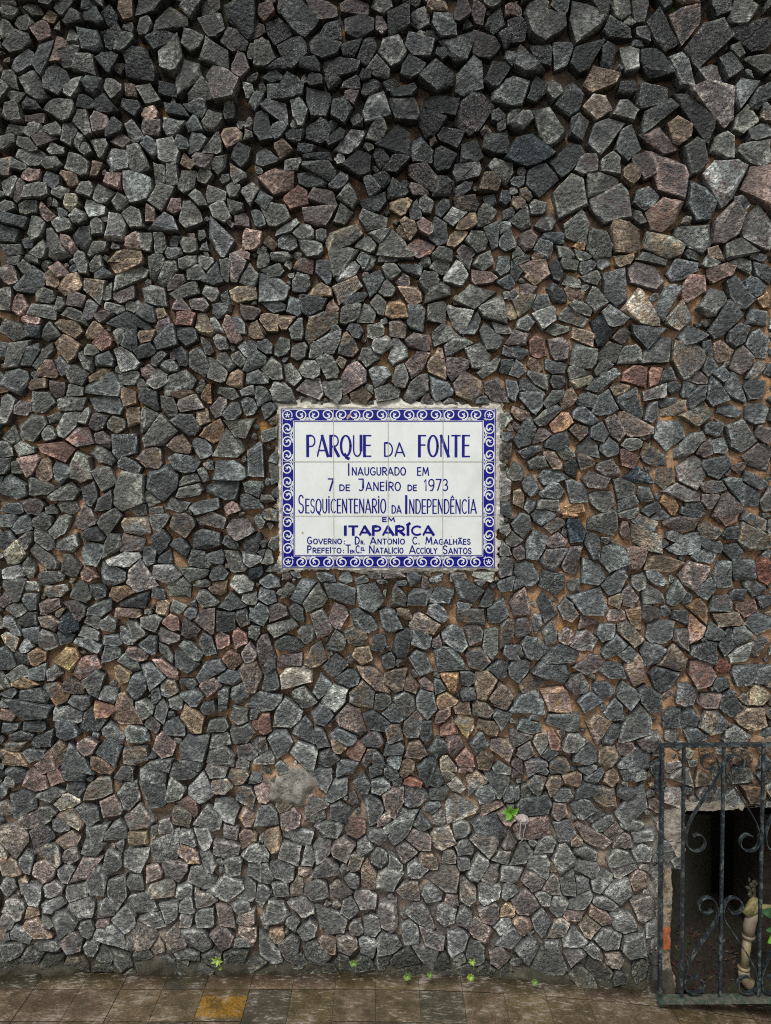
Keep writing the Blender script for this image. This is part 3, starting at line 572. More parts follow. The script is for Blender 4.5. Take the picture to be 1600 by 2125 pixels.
stones = []
def place(cx, cy, a, b, ang, code):
    s = shape(cx, cy, a, b, ang)
    R = s[5] * 1.6
    x0, x1 = max(0, int((cx - R - GX0) / GS)), min(gw, int((cx + R - GX0) / GS) + 1)
    y0, y1 = max(0, int((cy - R - GY0) / GS)), min(gh, int((cy + R - GY0) / GS) + 1)
    if x1 <= x0 or y1 <= y0: return
    dx, dy = PXX[y0:y1, x0:x1] - cx, PYY[y0:y1, x0:x1] - cy
    g = np.full(dx.shape, -9.0, np.float32)
    for nx, ny, h in zip(s[2], s[3], s[4]):
        g = np.maximum(g, (nx * dx + ny * dy) / h)
    sub = gauge[y0:y1, x0:x1]
    win = g < sub
    sub[win] = g[win]
    owner[y0:y1, x0:x1][win] = len(stones)
    stones.append((cx, cy, a, b, code))

seen = []
for (ox, oy), text in CROPS.items():
    for tok in text.split():
        x, y, w, h, rest = tok.split(',')
        k = len(rest)
        while not (rest[k - 1].isdigit()): k -= 1
        ang, code = float(rest[:k]), rest[k:]
        cx, cy = ox + float(x) * 3.375, oy + float(y) * 3.375
        if not stone_zone_free(cx, cy): continue
        if any(abs(cx - q[0]) < 9 and abs(cy - q[1]) < 9 for q in seen): continue
        seen.append((cx, cy))
        place(cx, cy, float(w) * 1.6875 * 1.04, float(h) * 1.6875 * 1.04, ang, code)
n_hand = len(stones)
# what the list leaves open, and the wall beyond the photo's edges, is filled with stones of the local size
for scale, tries in ((1.0, 5200), (0.75, 6000), (0.55, 9000), (0.40, 12000), (0.28, 9000)):
    for _ in range(tries):
        cx, cy = random.uniform(GX0, GX1), random.uniform(GY0, GY1 - 8)
        ix, iy = int((cx - GX0) / GS), int((cy - GY0) / GS)
        if not FREE[iy, ix] or gauge[iy, ix] < 1.12: continue
        r = mean_size(cx, cy) * scale * random.uniform(.8, 1.25)
        k = max(2, int(r * 0.85 / GS))
        win = gauge[max(0, iy - k):iy + k, max(0, ix - k):ix + k]
        if (win > 1.0).mean() < 0.80: continue
        if scale < .5 and cy < 500 and random.random() < .5: continue
        e = random.uniform(1.0, 1.45)
        place(cx, cy, r * e, r / e ** .6, random.uniform(-90, 90), random.choice(GREYS) + random.choice(('', '', 'l', 't', 'm')))

def hull2(p):
    p = sorted(map(tuple, p))
    def half(q):
        o = []
        for a in q:
            while len(o) > 1 and (o[-1][0] - o[-2][0]) * (a[1] - o[-2][1]) - (o[-1][1] - o[-2][1]) * (a[0] - o[-2][0]) <= 0: o.pop()
            o.append(a)
        return o
    a, b = half(p), half(p[::-1])
    return a[:-1] + b[:-1]

def simplify(P, tol):
    P = [np.array(q, float) for q in P]
    while len(P) > 4:
        best, bi = 1e9, 0
        n = len(P)
        for i in range(n):
            a, b, c = P[i - 1], P[i], P[(i + 1) % n]
            ar = abs((b[0] - a[0]) * (c[1] - a[1]) - (b[1] - a[1]) * (c[0] - a[0])) / 2
            if ar < best: best, bi = ar, i
        if best > tol and len(P) <= 8: break
        P.pop(bi)
    return np.array(P)

def depth_base(px, py):
    """How far a stone's face stands out of the mortar (m)."""
    d = 0.021
    d += 0.005 * float(sstep(620, 250, py))
    d += 0.004 * float(sstep(900, 250, px)) * float(sstep(1100, 500, py))
    d -= 0.003 * float(sstep(1550, 1750, py))
    return d

def damp(px, py):
    """Where the stone is dark with water and grime: the top of the wall, most of all its middle."""
    a = float(sstep(380, 40, py)) * 0.66
    b = 1.0 * math.exp(-(((px - 900) / 300) ** 2 + ((py - 255) / 190) ** 2))
    c = 0.35 * math.exp(-(((px - 200) / 350) ** 2 + ((py - 120) / 160) ** 2))
    d = 0.55 * math.exp(-(((px - 1420) / 300) ** 2 + ((py - 90) / 160) ** 2))
    e = 0.25 * float(sstep(1960, 2010, py))
    return min(1.0, max(a, b, c, d, e))

order = np.argsort(owner.ravel(), kind='stable')
own_s = owner.ravel()[order]
start = np.searchsorted(own_s, np.arange(len(stones)))
end = np.searchsorted(own_s, np.arange(len(stones)), side='right')
fx, fy, fg, ff = PXX.ravel(), PYY.ravel(), gauge.ravel(), FREE.ravel()
TV, TC1, TC2, TM = [], [], [], []        # triangles' corners (n,3,3) and their colours
for i, (cx, cy, a, b, code) in enumerate(stones):
    idx = order[start[i]:end[i]]
    idx = idx[(fg[idx] < 1.0) & ff[idx]]
    if len(idx) < 14: continue
    P = hull2(np.stack([fx[idx], fy[idx]], 1))
    if len(P) < 3: continue
    P = simplify(P, 3.0 + 0.042 * len(idx) * 4)
    c = P.mean(0)
    P = c + (P - c) * random.uniform(.945, 1.0)
    n = len(P)
    size = math.sqrt(len(idx) * 4)
    base = depth_base(c[0], c[1])
    hgt = max(0.007, base * random.uniform(.74, 1.22) * min(1.15, 0.55 + size / 60))
    ym = 0.022                                                   # the mortar's plane
    spread = 0.0035 * float(sstep(650, 250, c[1]))
    tilt = np.array([random.gauss(0, .13), random.gauss(0.0, .12)]) * (1.25 if c[1] < 560 else 1.0)
    ins = random.uniform(.90, .99)
    cut = random.random() * 6.28 if random.random() < .55 else None        # one flank struck off at a slant
    cutw = random.uniform(.55, .8)
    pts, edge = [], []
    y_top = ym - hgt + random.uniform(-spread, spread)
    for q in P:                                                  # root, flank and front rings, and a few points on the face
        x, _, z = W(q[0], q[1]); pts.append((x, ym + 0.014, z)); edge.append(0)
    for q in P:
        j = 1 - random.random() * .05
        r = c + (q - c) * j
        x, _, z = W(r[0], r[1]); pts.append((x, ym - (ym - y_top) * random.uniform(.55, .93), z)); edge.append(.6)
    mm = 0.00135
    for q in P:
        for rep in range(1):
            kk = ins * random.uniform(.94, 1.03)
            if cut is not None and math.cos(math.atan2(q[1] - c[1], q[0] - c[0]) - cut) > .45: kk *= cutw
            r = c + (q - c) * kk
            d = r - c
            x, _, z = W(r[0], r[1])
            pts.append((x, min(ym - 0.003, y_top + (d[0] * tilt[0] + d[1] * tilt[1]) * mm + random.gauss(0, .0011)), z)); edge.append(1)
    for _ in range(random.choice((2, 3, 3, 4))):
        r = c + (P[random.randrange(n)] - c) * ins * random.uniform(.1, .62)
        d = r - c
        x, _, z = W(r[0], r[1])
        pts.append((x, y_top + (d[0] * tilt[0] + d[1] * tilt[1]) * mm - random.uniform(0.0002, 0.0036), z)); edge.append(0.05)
    bm = bmesh.new()
    for p, e in zip(pts, edge): bm.verts.new(p)
    bm.verts.ensure_lookup_table()
    bm.verts.index_update()
    try:
        bmesh.ops.convex_hull(bm, input=bm.verts[:])
    except Exception:
        bm.free(); continue
    tri, te = [], []
    ctr = np.mean(pts, 0)
    for f in bm.faces:
        if f.normal.y > 0.75: continue                           # the back never shows
        vs = list(f.verts)
        A = np.array([v.co[:] for v in vs])
        nn = np.cross(A[1] - A[0], A[2] - A[0])
        if np.dot(nn, A.mean(0) - ctr) < 0: vs = vs[::-1]; A = A[::-1]
        for k in range(1, len(vs) - 1):
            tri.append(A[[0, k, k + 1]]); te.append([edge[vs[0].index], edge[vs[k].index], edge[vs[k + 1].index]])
    bm.free()
    if not tri: continue
    w = damp(c[0] + random.gauss(0, 25), c[1] + random.gauss(0, 25))
    k1 = np.array(PAL[code[0]])
    k2 = np.array(PAL[code[1]]) if len(code) > 1 else k1 * random.uniform(.8, 1.25)
    jit = np.array([random.gauss(1, .016), 1, random.gauss(1, .022)]) * random.choice((random.uniform(.60, .9), random.uniform(.8, 1.15), random.uniform(1.0, 1.32)))
    wetf = 1 - 0.62 * w
    dust = 0.32 * float(sstep(1580, 1800, c[1]))                   # lime and dust low on the wall, then moss at its very foot
    k1, k2 = [q_ * jit * (1 - dust) + np.array([.235, .228, .205]) * random.uniform(.8, 1.2) * dust for q_ in (k1, k2)]
    ms = 0.88 * float(sstep(1945, 2004, c[1] - min(1, max(0, (c[0] - 700) / 650)) * 26)) * random.uniform(.6, 1)
    k1, k2 = [(q_ * (1 - ms) + np.array([.040, .041, .025]) * ms) * wetf for q_ in (k1, k2)]
    nt_ = len(tri)
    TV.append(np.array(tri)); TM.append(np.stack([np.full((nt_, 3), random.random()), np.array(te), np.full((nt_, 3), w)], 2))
    TC1.append(np.tile(k1, (nt_, 1))); TC2.append(np.tile(k2, (nt_, 1)))
TV, TM, TC1, TC2 = np.concatenate(TV), np.concatenate(TM), np.concatenate(TC1), np.concatenate(TC2)

# cut every facet finely and roughen it: the displacement depends on position alone, so facets stay joined
K = 3
bary, tris = [], []
ids = {}
for p in range(K + 1):
    for q in range(K + 1 - p):
        ids[(p, q)] = len(bary)
        bary.append((1 - (p + q) / K, p / K, q / K))
for p in range(K):
    for q in range(K - p):
        tris.append((ids[(p, q)], ids[(p + 1, q)], ids[(p, q + 1)]))
        if p + q < K - 1: tris.append((ids[(p + 1, q)], ids[(p + 1, q + 1)], ids[(p, q + 1)]))
bary, tris = np.array(bary), np.array(tris)
V = np.einsum('bk,tkc->tbc', bary, TV).reshape(-1, 3)
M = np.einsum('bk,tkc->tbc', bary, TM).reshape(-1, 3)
nb = len(bary)
C1 = np.repeat(TC1, nb, 0); C2 = np.repeat(TC2, nb, 0)
F3 = (tris[None] + (np.arange(len(TV)) * nb)[:, None, None]).reshape(-1, 3)
amp = 0.0021
for ax, sd in ((0, 1), (1, 2), (2, 3)):
    V[:, ax] += amp * (vnoise(V, 95, sd) * 1.0 + vnoise(V, 230, sd + 10) * 0.55)

def mesh_np(name, verts, tri, cols):
    me = bpy.data.meshes.new(name)
    nv, nf = len(verts), len(tri)
    k = tri.shape[1]
    me.vertices.add(nv); me.loops.add(nf * k); me.polygons.add(nf)
    me.vertices.foreach_set('co', np.ascontiguousarray(verts, np.float32).ravel())
    me.loops.foreach_set('vertex_index', np.ascontiguousarray(tri, np.int32).ravel())
    me.polygons.foreach_set('loop_start', np.arange(0, nf * k, k, dtype=np.int32))
    for an, arr in cols.items():
        at = me.color_attributes.new(an, 'FLOAT_COLOR', 'POINT')
        rgba = np.ones((nv, 4), np.float32); rgba[:, :3] = arr
        at.data.foreach_set('color', rgba.ravel())
    me.update(calc_edges=True)
    me.validate()
    return me

ROCK, MORTAR = rock_material(), mortar_material()
wall = root('stone_wall', (0, 0, 0), 'rough rubble wall of angular grey and pinkish stone chips set in tan mortar', 'wall')
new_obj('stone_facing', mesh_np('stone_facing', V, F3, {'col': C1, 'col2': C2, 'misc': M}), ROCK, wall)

# ------------------------------------------------------------------ mortar bed behind the stones
MS = 4
mxs, mys = np.arange(GX0, GX1 + 1, MS), np.arange(GY0, 2112 + 1, MS)
MX, MY = np.meshgrid(mxs.astype(float), mys.astype(float))
pw = np.array([W(x, y) for x, y in zip(MX.ravel(), MY.ravel())])
n3 = np.stack([MX.ravel() / 740, np.zeros(MX.size), MY.ravel() / 740], 1)
mh = 0.006 * vnoise(n3, 9, 21) + 0.007 * vnoise(n3, 26, 22) + 0.0024 * vnoise(n3, 130, 23)
mx_, my_ = MX.ravel(), MY.ravel()
up_ = 0.5 * (sstep(560, 1000, my_)) + 0.5 * sstep(900, 1300, mx_) * sstep(420, 620, my_)
fill = np.clip(vnoise(n3, 14, 33) * 1.6 + .5 * vnoise(n3, 40, 34) - .15, 0, 1)        # here and there the joints are filled flush
y_m = 0.031 - 0.004 * up_ - 0.006 * sstep(950, 1150, mx_) * sstep(380, 600, my_) * sstep(1750, 1500, my_) - mh - 0.011 * fill * sstep(350, 700, my_) + .0022 * vnoise(n3, 190, 36)
patch = np.clip(1.15 - ((mx_ - 612) / 66) ** 2 - ((my_ - 1632) / 50) ** 2 + 0.5 * vnoise(n3, 30, 24), 0, 1)
y_m = y_m - patch * 0.027 + patch * (0.008 * vnoise(n3, 45, 25) + .0055 * vnoise(n3, 125, 35))
jam = sstep(1340, 1362, mx_) * sstep(1690, 1730, my_) * (mx_ < 1430) * 0.9
jam = np.clip(jam + 0.35 * vnoise(n3, 40, 26) * jam, 0, 1)
y_m = y_m - jam * 0.012
skirt = sstep(1984, 2016, my_ - np.clip((mx_ - 700) / 650, 0, 1) * 26)                # damp mossy fillet at the foot
y_m = y_m - skirt * (0.022 + .008 * vnoise(n3, 30, 38))
tan = np.array([.410, .242, .132]); grey = np.array([.205, .190, .162]); dark = np.array([.070, .060, .045]); moss = np.array([.046, .042, .025])
t_g = np.clip(sstep(1560, 1760, my_) * 0.75 + 0.25 * vnoise(n3, 9, 27), 0, 1)
t_d = np.clip(sstep(600, 260, my_) * (1 - 0.55 * sstep(1100, 1350, mx_) * sstep(250, 420, my_)) + sstep(750, 450, mx_) * sstep(900, 500, my_) * .5 + 0.35 * vnoise(n3, 11, 28) - .1, 0, 1)
t_p = np.clip(sstep(.2, .7, patch) + sstep(.3, .8, jam), 0, 1)
mc = tan[None] * (1 - t_g[:, None]) + grey[None] * t_g[:, None]
mc = mc * (1 - t_d[:, None]) + dark[None] * t_d[:, None]
dirt = (np.clip(.50 - 1.1 * fill + .9 * vnoise(n3, 33, 37), 0, .75) * (1.15 - .75 * sstep(650, 1050, mx_ + .35 * (my_ - 1000)) * sstep(450, 700, my_)))[:, None] * (1 - t_p[:, None])
mc = mc * (1 - dirt) + np.array([.085, .062, .042])[None] * dirt
mc = mc * (1 - t_p[:, None]) + np.array([.235, .222, .190])[None] * (1 + .35 * vnoise(n3, 55, 39))[:, None] * t_p[:, None]
t_s = np.clip(sstep(1972, 1998, my_ - np.clip((mx_ - 700) / 650, 0, 1) * 26) * (1.0 + .25 * vnoise(n3, 22, 29)), 0, 1)[:, None]
mc = mc * (1 - t_s) + moss[None] * t_s
och = (np.clip(vnoise(n3, 26, 31) * 3 - 1.75, 0, 1) * sstep(1500, 1350, my_))[:, None]
mc = mc * (1 - och) + np.array([.40, .20, .055])[None] * och
t_g2 = np.clip((vnoise(n3, 30, 32) * 3 - 1.4) * sstep(70, 0, my_), 0, 1)[:, None]
mc = mc * (1 - t_g2) + np.array([.07, .11, .02])[None] * t_g2
pw[:, 1] = y_m
nx_, ny_ = len(mxs), len(mys)
qi = np.arange(ny_ - 1)[:, None] * nx_ + np.arange(nx_ - 1)[None]
quads = np.stack([qi, qi + nx_, qi + nx_ + 1, qi + 1], 2).reshape(-1, 4)
qx, qy = mx_[quads].mean(1), my_[quads].mean(1)
hole = ((qy > 1682) & (qx > 1423) & (qx < 1700) & (qy < 2090)) | ((qy > 1808) & (qx > 1395) & (qx < 1700) & (qy < 2090))
hole |= (qx > 600) & (qx < 1010) & (qy > 865) & (qy < 1162)
new_obj('mortar_bed', mesh_np('mortar_bed', pw, quads[~hole], {'col': mc}), MORTAR, wall)
# ------------------------------------------------------------------ the tiled plaque
PQY = 0.004                                             # its glazed face
P0, P1 = W(584, 848, PQY), W(1026.5, 1178.5, PQY)
psx, psz = (P1[0] - P0[0]) / 442.5, (P0[2] - P1[2]) / 330.5
def Q(px, py, y=PQY):
    return (P0[0] + (px - 584) * psx, y, P0[2] - (py - 848) * psz)

TILE = simple('white_glaze', (.74, .76, .73), rough=0.16, var=0.05, scale=14, bump=0.04, dist=0.0015, spec=0.5, col2=(.60, .62, .56), lo=.5, hi=.8)
BLUE = simple('cobalt_glaze', (.004, .004, .19), rough=0.25, var=0.15, scale=40, bump=0.0, col2=(.010, .018, .25), lo=.5, hi=.8, spec=.25)
WHITEP = simple('white_border_glaze', (.68, .70, .68), rough=0.25, var=0.06, scale=60, bump=0.0)
GROUT = simple('tile_grout', (.46, .44, .38), rough=0.9, var=0.4, scale=120, bump=0.4)
PLASTER = simple('white_lime_render', (.58, .55, .47), rough=0.9, var=0.30, scale=90, bump=0.9, dist=0.004, col2=(.30, .255, .19), lo=.52, hi=.66)
BISCUIT = simple('bare_clay', (.44, .33, .22), rough=0.9, var=.3, scale=300)

plaque = root('memorial_plaque', Q(805, 1013), 'blue and white painted tile plaque with scrolled border set in the stone wall', 'plaque')
mb = MB()
vx = [583.5, 691.5, 804.5, 918.0, 1027.0]; vy = [847.5, 957.5, 1070.5, 1179]
for r in range(3):
    for c in range(4):
        a = Q(vx[c] + .45, vy[r + 1] - .45); b = Q(vx[c + 1] - .45, vy[r] + .45)
        mb.box((a[0], PQY, a[2]), (b[0], PQY + .009, b[2]), bevel=.0009)
mb.build('tile_panel', TILE, plaque)
mb = MB()
a, b = Q(582, 1180.5), Q(1028.5, 846)
mb.box((a[0], PQY + .0012, a[2]), (b[0], PQY + .013, b[2]))
mb.build('grout', GROUT, plaque)

class Flat:
    """Painted strokes and fields, each on its own sheet a fraction of a millimetre over the glaze."""
    def __init__(self, y): self.mb, self.k, self.y = MB(), 0, y
    def lift(self):
        self.k += 1
        return self.y - (self.k % 7) * 0.00004
    def poly(self, pts):
        y = self.lift()
        self.mb.add([Q(p[0], p[1], y) for p in pts], [tuple(range(len(pts)))])
    def stroke(self, pts, t, taper=None):
        """A pen stroke along PTS (photo pixels); T its width, or one width per point."""
        y = self.lift()
        P = [np.array(p, float) for p in pts]
        n = len(P)
        ts = [t] * n if not isinstance(t, (list, tuple, np.ndarray)) else list(t)
        vs = []
        for i in range(n):
            d0 = P[i] - P[i - 1] if i else P[1] - P[0]
            d1 = P[i + 1] - P[i] if i < n - 1 else P[i] - P[i - 1]
            d0 = d0 / (np.linalg.norm(d0) + 1e-9); d1 = d1 / (np.linalg.norm(d1) + 1e-9)
            m = d0 + d1
            m = m / np.linalg.norm(m) if np.linalg.norm(m) > .2 else d0
            nn = np.array([-m[1], m[0]])
            k = min(1.7, 1 / max(.35, abs(np.dot(nn, np.array([-d1[1], d1[0]])))))
            e = np.zeros(2)
            if i == 0: e = -d1 * ts[i] * .3
            if i == n - 1: e = d0 * ts[i] * .3
            for s in (1, -1):
                q = P[i] + e + nn * s * ts[i] / 2 * k
                vs.append(Q(q[0], q[1], y))
        self.mb.add(vs, [(2 * i, 2 * i + 1, 2 * i + 3, 2 * i + 2) for i in range(n - 1)])
    def dot(self, x, y_, r):
        self.poly([(x + r * math.cos(k * .7854), y_ + r * math.sin(k * .7854)) for k in range(8)])

# the blue band with its white scrolls
band = Flat(PQY - .0003)
def frame(fl, x0, y0, x1, y1, w):
    for q in (((x0, y0), (x1, y0), (x1, y0 + w), (x0, y0 + w)), ((x0, y1 - w), (x1, y1 - w), (x1, y1), (x0, y1)),
              ((x0, y0 + w), (x0 + w, y0 + w), (x0 + w, y1 - w), (x0, y1 - w)), ((x1 - w, y0 + w), (x1, y0 + w), (x1, y1 - w), (x1 - w, y1 - w))):
        fl.poly(q)
frame(band, 583.4, 847.8, 1027.0, 1178.8, 24.6)
frame(band, 609.4, 873.8, 1001.0, 1152.8, 1.5)
border = band.mb.build('border_band', BLUE, plaque)
scr = Flat(PQY - .0007)
frame(scr, 585.2, 849.6, 1025.2, 1177.0, 0.9)
def scroll(cx, cy, fx, fy, horiz):
    """One curl of the border: an open ring that winds in to a bud, with a stem and a sprig."""
    def T(x, y):
        if not horiz: x, y = y, x
        return (cx + x * fx, cy + y * fy)
    ring = []
    for k in range(30):
        a = math.radians(95 - k * 16.5)
        r = 9.7 if k < 14 else 9.7 - (k - 14) * .50
        ring.append(T(r * math.cos(a) * 1.08, r * math.sin(a)))
    scr.stroke(ring, [2.4] * 17 + [2.4 + .14 * k for k in range(10)] + [3.0, 2.4, 1.4])
    scr.stroke([T(-1.2, 9.8), T(5, 10.2), T(10.5, 7.5), T(13.4, 10.2)], [1.0, 2.2, 1.8, 1.2])
    scr.stroke([T(.6, -.5), T(3.6, -4.2)], [3.4, 1.2])
    scr.stroke([T(-.6, -.8), T(-1.6, -4.4)], [1.8, .8])
def sprig(x, y, dx, dy):
    for s in (-.6, 0, .6):
        c, q = math.cos(s), math.sin(s)
        ex, ey = dx * c - dy * q, dx * q + dy * c
        scr.stroke([(x + ex * 2, y + ey * 2), (x + ex * 6, y + ey * 6)], [1.6, .8])
for py, fy in ((861.2, 1), (1165.4, -1)):
    for k in range(1, 15):
        cx = 596 + k * (1014.5 - 596) / 15
        f = 1 if k % 2 else -1
        scroll(cx, py, f, fy, True)
        if k % 2: sprig(cx + 14, py + 3.5 * fy, 0, fy)
for px, fx_ in ((596.4, 1), (1013.9, -1)):
    for k in range(1, 11):
        cy = 861 + k * (1165.5 - 861) / 11
        f = 1 if k % 2 else -1
        scroll(px, cy, fx_, f, False)
        if k % 2: sprig(px + 3.5 * fx_, cy + 14, fx_, 0)
for px, py, sx_, sy_ in ((596.4, 861.2, 1, 1), (1013.9, 861.2, -1, 1), (596.4, 1165.4, 1, -1), (1013.9, 1165.4, -1, -1)):
    ringc = [(px + 9.6 * math.cos(math.radians(a)) * sx_, py + 9.6 * math.sin(math.radians(a)) * sy_) for a in range(60, 400, 17)]
    scr.stroke(ringc, 1.9)
    for a in (90, 162, 234, 306, 18):
        q = math.radians(a)
        scr.stroke([(px, py), (px + 4.6 * math.cos(q), py - 4.6 * math.sin(q))], [1.4, 2.6])
    sprig(px + 6 * sx_, py + 6 * sy_, .7 * sx_, .7 * sy_)
so = scr.mb.build('scroll_pattern', WHITEP, plaque)

# ---- brush lettering: strokes in a unit box, y down; a trailing number is the stroke's weight class (1 = the stressed stem)
def arc(cx, cy, rx, ry, a0, a1, n=14):
    return [(cx + rx * math.cos(math.radians(a0 + (a1 - a0) * k / n)), cy + ry * math.sin(math.radians(a0 + (a1 - a0) * k / n))) for k in range(n + 1)]
GL = {
'A': (.95, [([(0, 1), (.45, 0)], 0), ([(.45, 0), (1, 1)], 1), ([(.20, .72), (.80, .72)], 0)]),
'B': (.8, [([(.1, 0), (.1, 1)], 1), ([(.1, 0), (.6, 0)] + arc(.6, .25, .3, .25, -90, 90) + [(.1, .5)], 0)]),
'C': (.85, [(arc(.58, .5, .55, .5, -50, -310, 22), 0)]),
'D': (.85, [([(.08, 0), (.08, 1)], 1), ([(.08, 0), (.4, 0)] + arc(.4, .5, .58, .5, -90, 90, 18) + [(.08, 1)], 0)]),
'E': (.65, [([(.08, 0), (.08, 1)], 1), ([(.08, 0), (1, 0)], 0), ([(.08, .47), (.9, .47)], 0), ([(.08, 1), (1, 1)], 0)]),
'F': (.65, [([(.08, 0), (.08, 1)], 1), ([(.08, 0), (1, 0)], 0), ([(.08, .45), (.9, .45)], 0)]),
'G': (.9, [(arc(.55, .5, .52, .5, -52, -330, 24) + [(.98, .56), (.58, .56)], 0)]),
'H': (.85, [([(.08, 0), (.08, 1)], 1), ([(.92, 0), (.92, 1)], 0), ([(.08, .5), (.92, .5)], 0)]),
'I': (.22, [([(.5, 0), (.5, 1)], 1)]),
'J': (.6, [([(.2, 0), (.85, 0), (.85, .78)] + arc(.5, .78, .35, .22, 0, 130), 0)]),
'L': (.6, [([(.08, 0), (.08, 1)], 1), ([(.08, 1), (1, 1)], 0)]),
'M': (1.1, [([(.03, 1), (.16, 0)], 0), ([(.16, 0), (.5, .78)], 1), ([(.5, .78), (.84, 0)], 0), ([(.84, 0), (.97, 1)], 1)]),
'N': (.85, [([(.08, 1), (.08, 0)], 0), ([(.08, 0), (.92, 1)], 1), ([(.92, 1), (.92, 0)], 0)]),
'O': (.9, [(arc(.5, .5, .48, .5, 0, 360, 28), 2)]),
'P': (.75, [([(.08, 0), (.08, 1)], 1), ([(.08, 0), (.5, 0)] + arc(.5, .26, .45, .26, -90, 90) + [(.08, .52)], 0)]),
'Q': (.9, [(arc(.5, .5, .48, .5, 0, 360, 28), 2), ([(.40, .90), (.55, 1.06), (.80, 1.12)], 1)]),
'R': (.78, [([(.08, 0), (.08, 1)], 1), ([(.08, 0), (.5, 0)] + arc(.5, .26, .45, .26, -90, 90) + [(.08, .52)], 0), ([(.40, .52), (1, 1)], 1)]),
'S': (.7, [(arc(.5, .25, .42, .25, -25, -265, 14)[:-1] + arc(.48, .75, .46, .25, -85, 160, 16), 0)]),
'T': (.8, [([(0, 0), (1, 0)], 0), ([(.5, 0), (.5, 1)], 1)]),
'U': (.8, [([(.08, 0), (.08, .68)] + arc(.5, .68, .42, .32, 180, 0, 14)[1:], 0), ([(.92, .72), (.92, 0)], 1)]),
'V': (.9, [([(0, 0), (.5, 1)], 1), ([(.5, 1), (1, 0)], 0)]),
'Y': (.85, [([(0, 0), (.5, .5)], 1), ([(1, 0), (.5, .5)], 0), ([(.5, .5), (.5, 1)], 0)]),
'7': (.7, [([(.05, 0), (1, 0)], 0), ([(1, 0), (.35, 1)], 1)]),
'1': (.38, [([(.1, .22), (.65, 0), (.65, 1)], 0)]),
'9': (.75, [(arc(.5, .30, .45, .30, 0, 360, 20), 0), ([(.95, .30), (.90, .70), (.62, 1), (.28, .98)], 0)]),
'3': (.7, [([(.1, .10)] + arc(.45, .25, .40, .25, -110, 80, 12) + arc(.45, .74, .48, .26, -80, 150, 14), 0)]),
':': (.25, [([(.5, .42), (.5, .46)], 1), ([(.5, .95), (.5, .99)], 1)]),
'.': (.25, [([(.5, .95), (.5, .99)], 1)]),
}
GL['Í'] = (.26, GL['I'][1] + [([(.2, -.12), (1.1, -.34)], 1)])
GL['i'] = (.22, GL['I'][1] + [([(.5, -.14), (.5, -.18)], 1)])
GL['Ê'] = (.65, GL['E'][1] + [([(.15, -.10), (.5, -.26), (.9, -.10)], 0)])
GL['Ã'] = (.95, GL['A'][1] + [([(.1, -.16), (.35, -.26), (.6, -.16), (.9, -.26)], 0)])
GL['Ç'] = GL['C']
ink = Flat(PQY - .0007)
def word(text, x0, x1, y0, y1, t, tb=None, gap=.26):
    """TEXT drawn to fill the pixels x0..x1, caps between y0 and y1; T the pen, TB the stressed stems' width."""
    tb = (tb or t * 1.15) * 1.1
    t = t * 1.12
    tot = sum(GL[c][0] for c in text) + gap * (len(text) - 1)
    u = (x1 - x0) / tot
    x = x0
    for c in text:
        w = GL[c][0] * u
        for pts, k in GL[c][1]:
            P = [(x + p[0] * w, y0 + p[1] * (y1 - y0)) for p in pts]
            if k == 2:
                ink.stroke(P, [t + (tb - t) * .75 * abs(math.cos(2 * math.pi * i / (len(P) - 1))) for i in range(len(P))])
            else:
                ink.stroke(P, tb if k == 1 else t)
        x += w + gap * u
word('PARQUE', 636.5, 769, 903.5, 946, 2.6, 5.4, .20)
word('DA', 796, 838.5, 918.5, 946, 2.5, 2.9)
word('FONTE', 868, 973, 903.5, 946.5, 2.6, 5.4, .24)
word('i'.upper(), 720.5, 725, 961.5, 985.5, 2.3, 2.6)
word('NAUGURADO', 729.5, 840.5, 969.5, 985, 2.0, 2.3)
word('EM', 865, 888.5, 969.5, 985.5, 2.0, 2.3)
word('7', 679.5, 691, 993, 1017, 2.3, 3.2)
word('DE', 703.5, 724.5, 1005.5, 1017, 2.0, 2.2)
word('J', 741, 754.5, 993.5, 1017, 2.3)
word('ANEiRO', 758.5, 830, 1000, 1017, 2.0, 2.3)
word('DE', 845, 863.5, 1006, 1017, 2.0, 2.2)
word('1973', 879, 928.5, 994, 1017, 2.2, 2.4, .2)
word('S', 618.5, 629, 1027, 1063.5, 2.3)
word('ESQUiCENTENARiO', 633, 799.5, 1035, 1063.5, 2.0, 2.6, .24)
word('DA', 812, 831.5, 1048.5, 1064, 2.0, 2.2)
word('I', 839.5, 844.5, 1028, 1064.5, 3.2, 4.2)
word('NDEPENDÊNCiA', 848.5, 987.5, 1036, 1064.5, 2.0, 2.6, .24)
word('EM', 792.5, 818, 1073.5, 1081.5, 2.0, 2.3)
word('ITAPARÍÇA', 713, 899, 1091.5, 1109.5, 3.6, 5.2, .22)
word('G', 636.5, 645.5, 1114, 1128, 2.0)
word('OVERNO', 649, 707.5, 1118, 1128, 1.8, 2.0)
word(':', 711, 716, 1118, 1128, 2.0)
word('D', 735.5, 744.5, 1114, 1128.5, 2.1, 2.4)
word('R.', 747.5, 755.5, 1122, 1128.5, 1.5)
word('A', 767.5, 779.5, 1114, 1128.5, 2.0, 2.4)
word('NTONiO', 782.5, 838.5, 1118, 1128.5, 1.8, 2.0)
word('C.', 855.5, 870, 1114, 1128.5, 2.0)
word('M', 882.5, 896, 1114, 1128.5, 2.0, 2.4)
word('AGALHÃES', 899.5, 975.5, 1118.5, 1129, 1.8, 2.0)
word('P', 636.5, 644.5, 1132.5, 1147, 2.0, 2.3)
word('REFEiTO', 647.5, 706.5, 1137, 1147, 1.8, 2.0)
word(':', 709, 714, 1137, 1147, 2.0)
word('T', 716.5, 726, 1130.5, 1147, 2.0, 2.3)
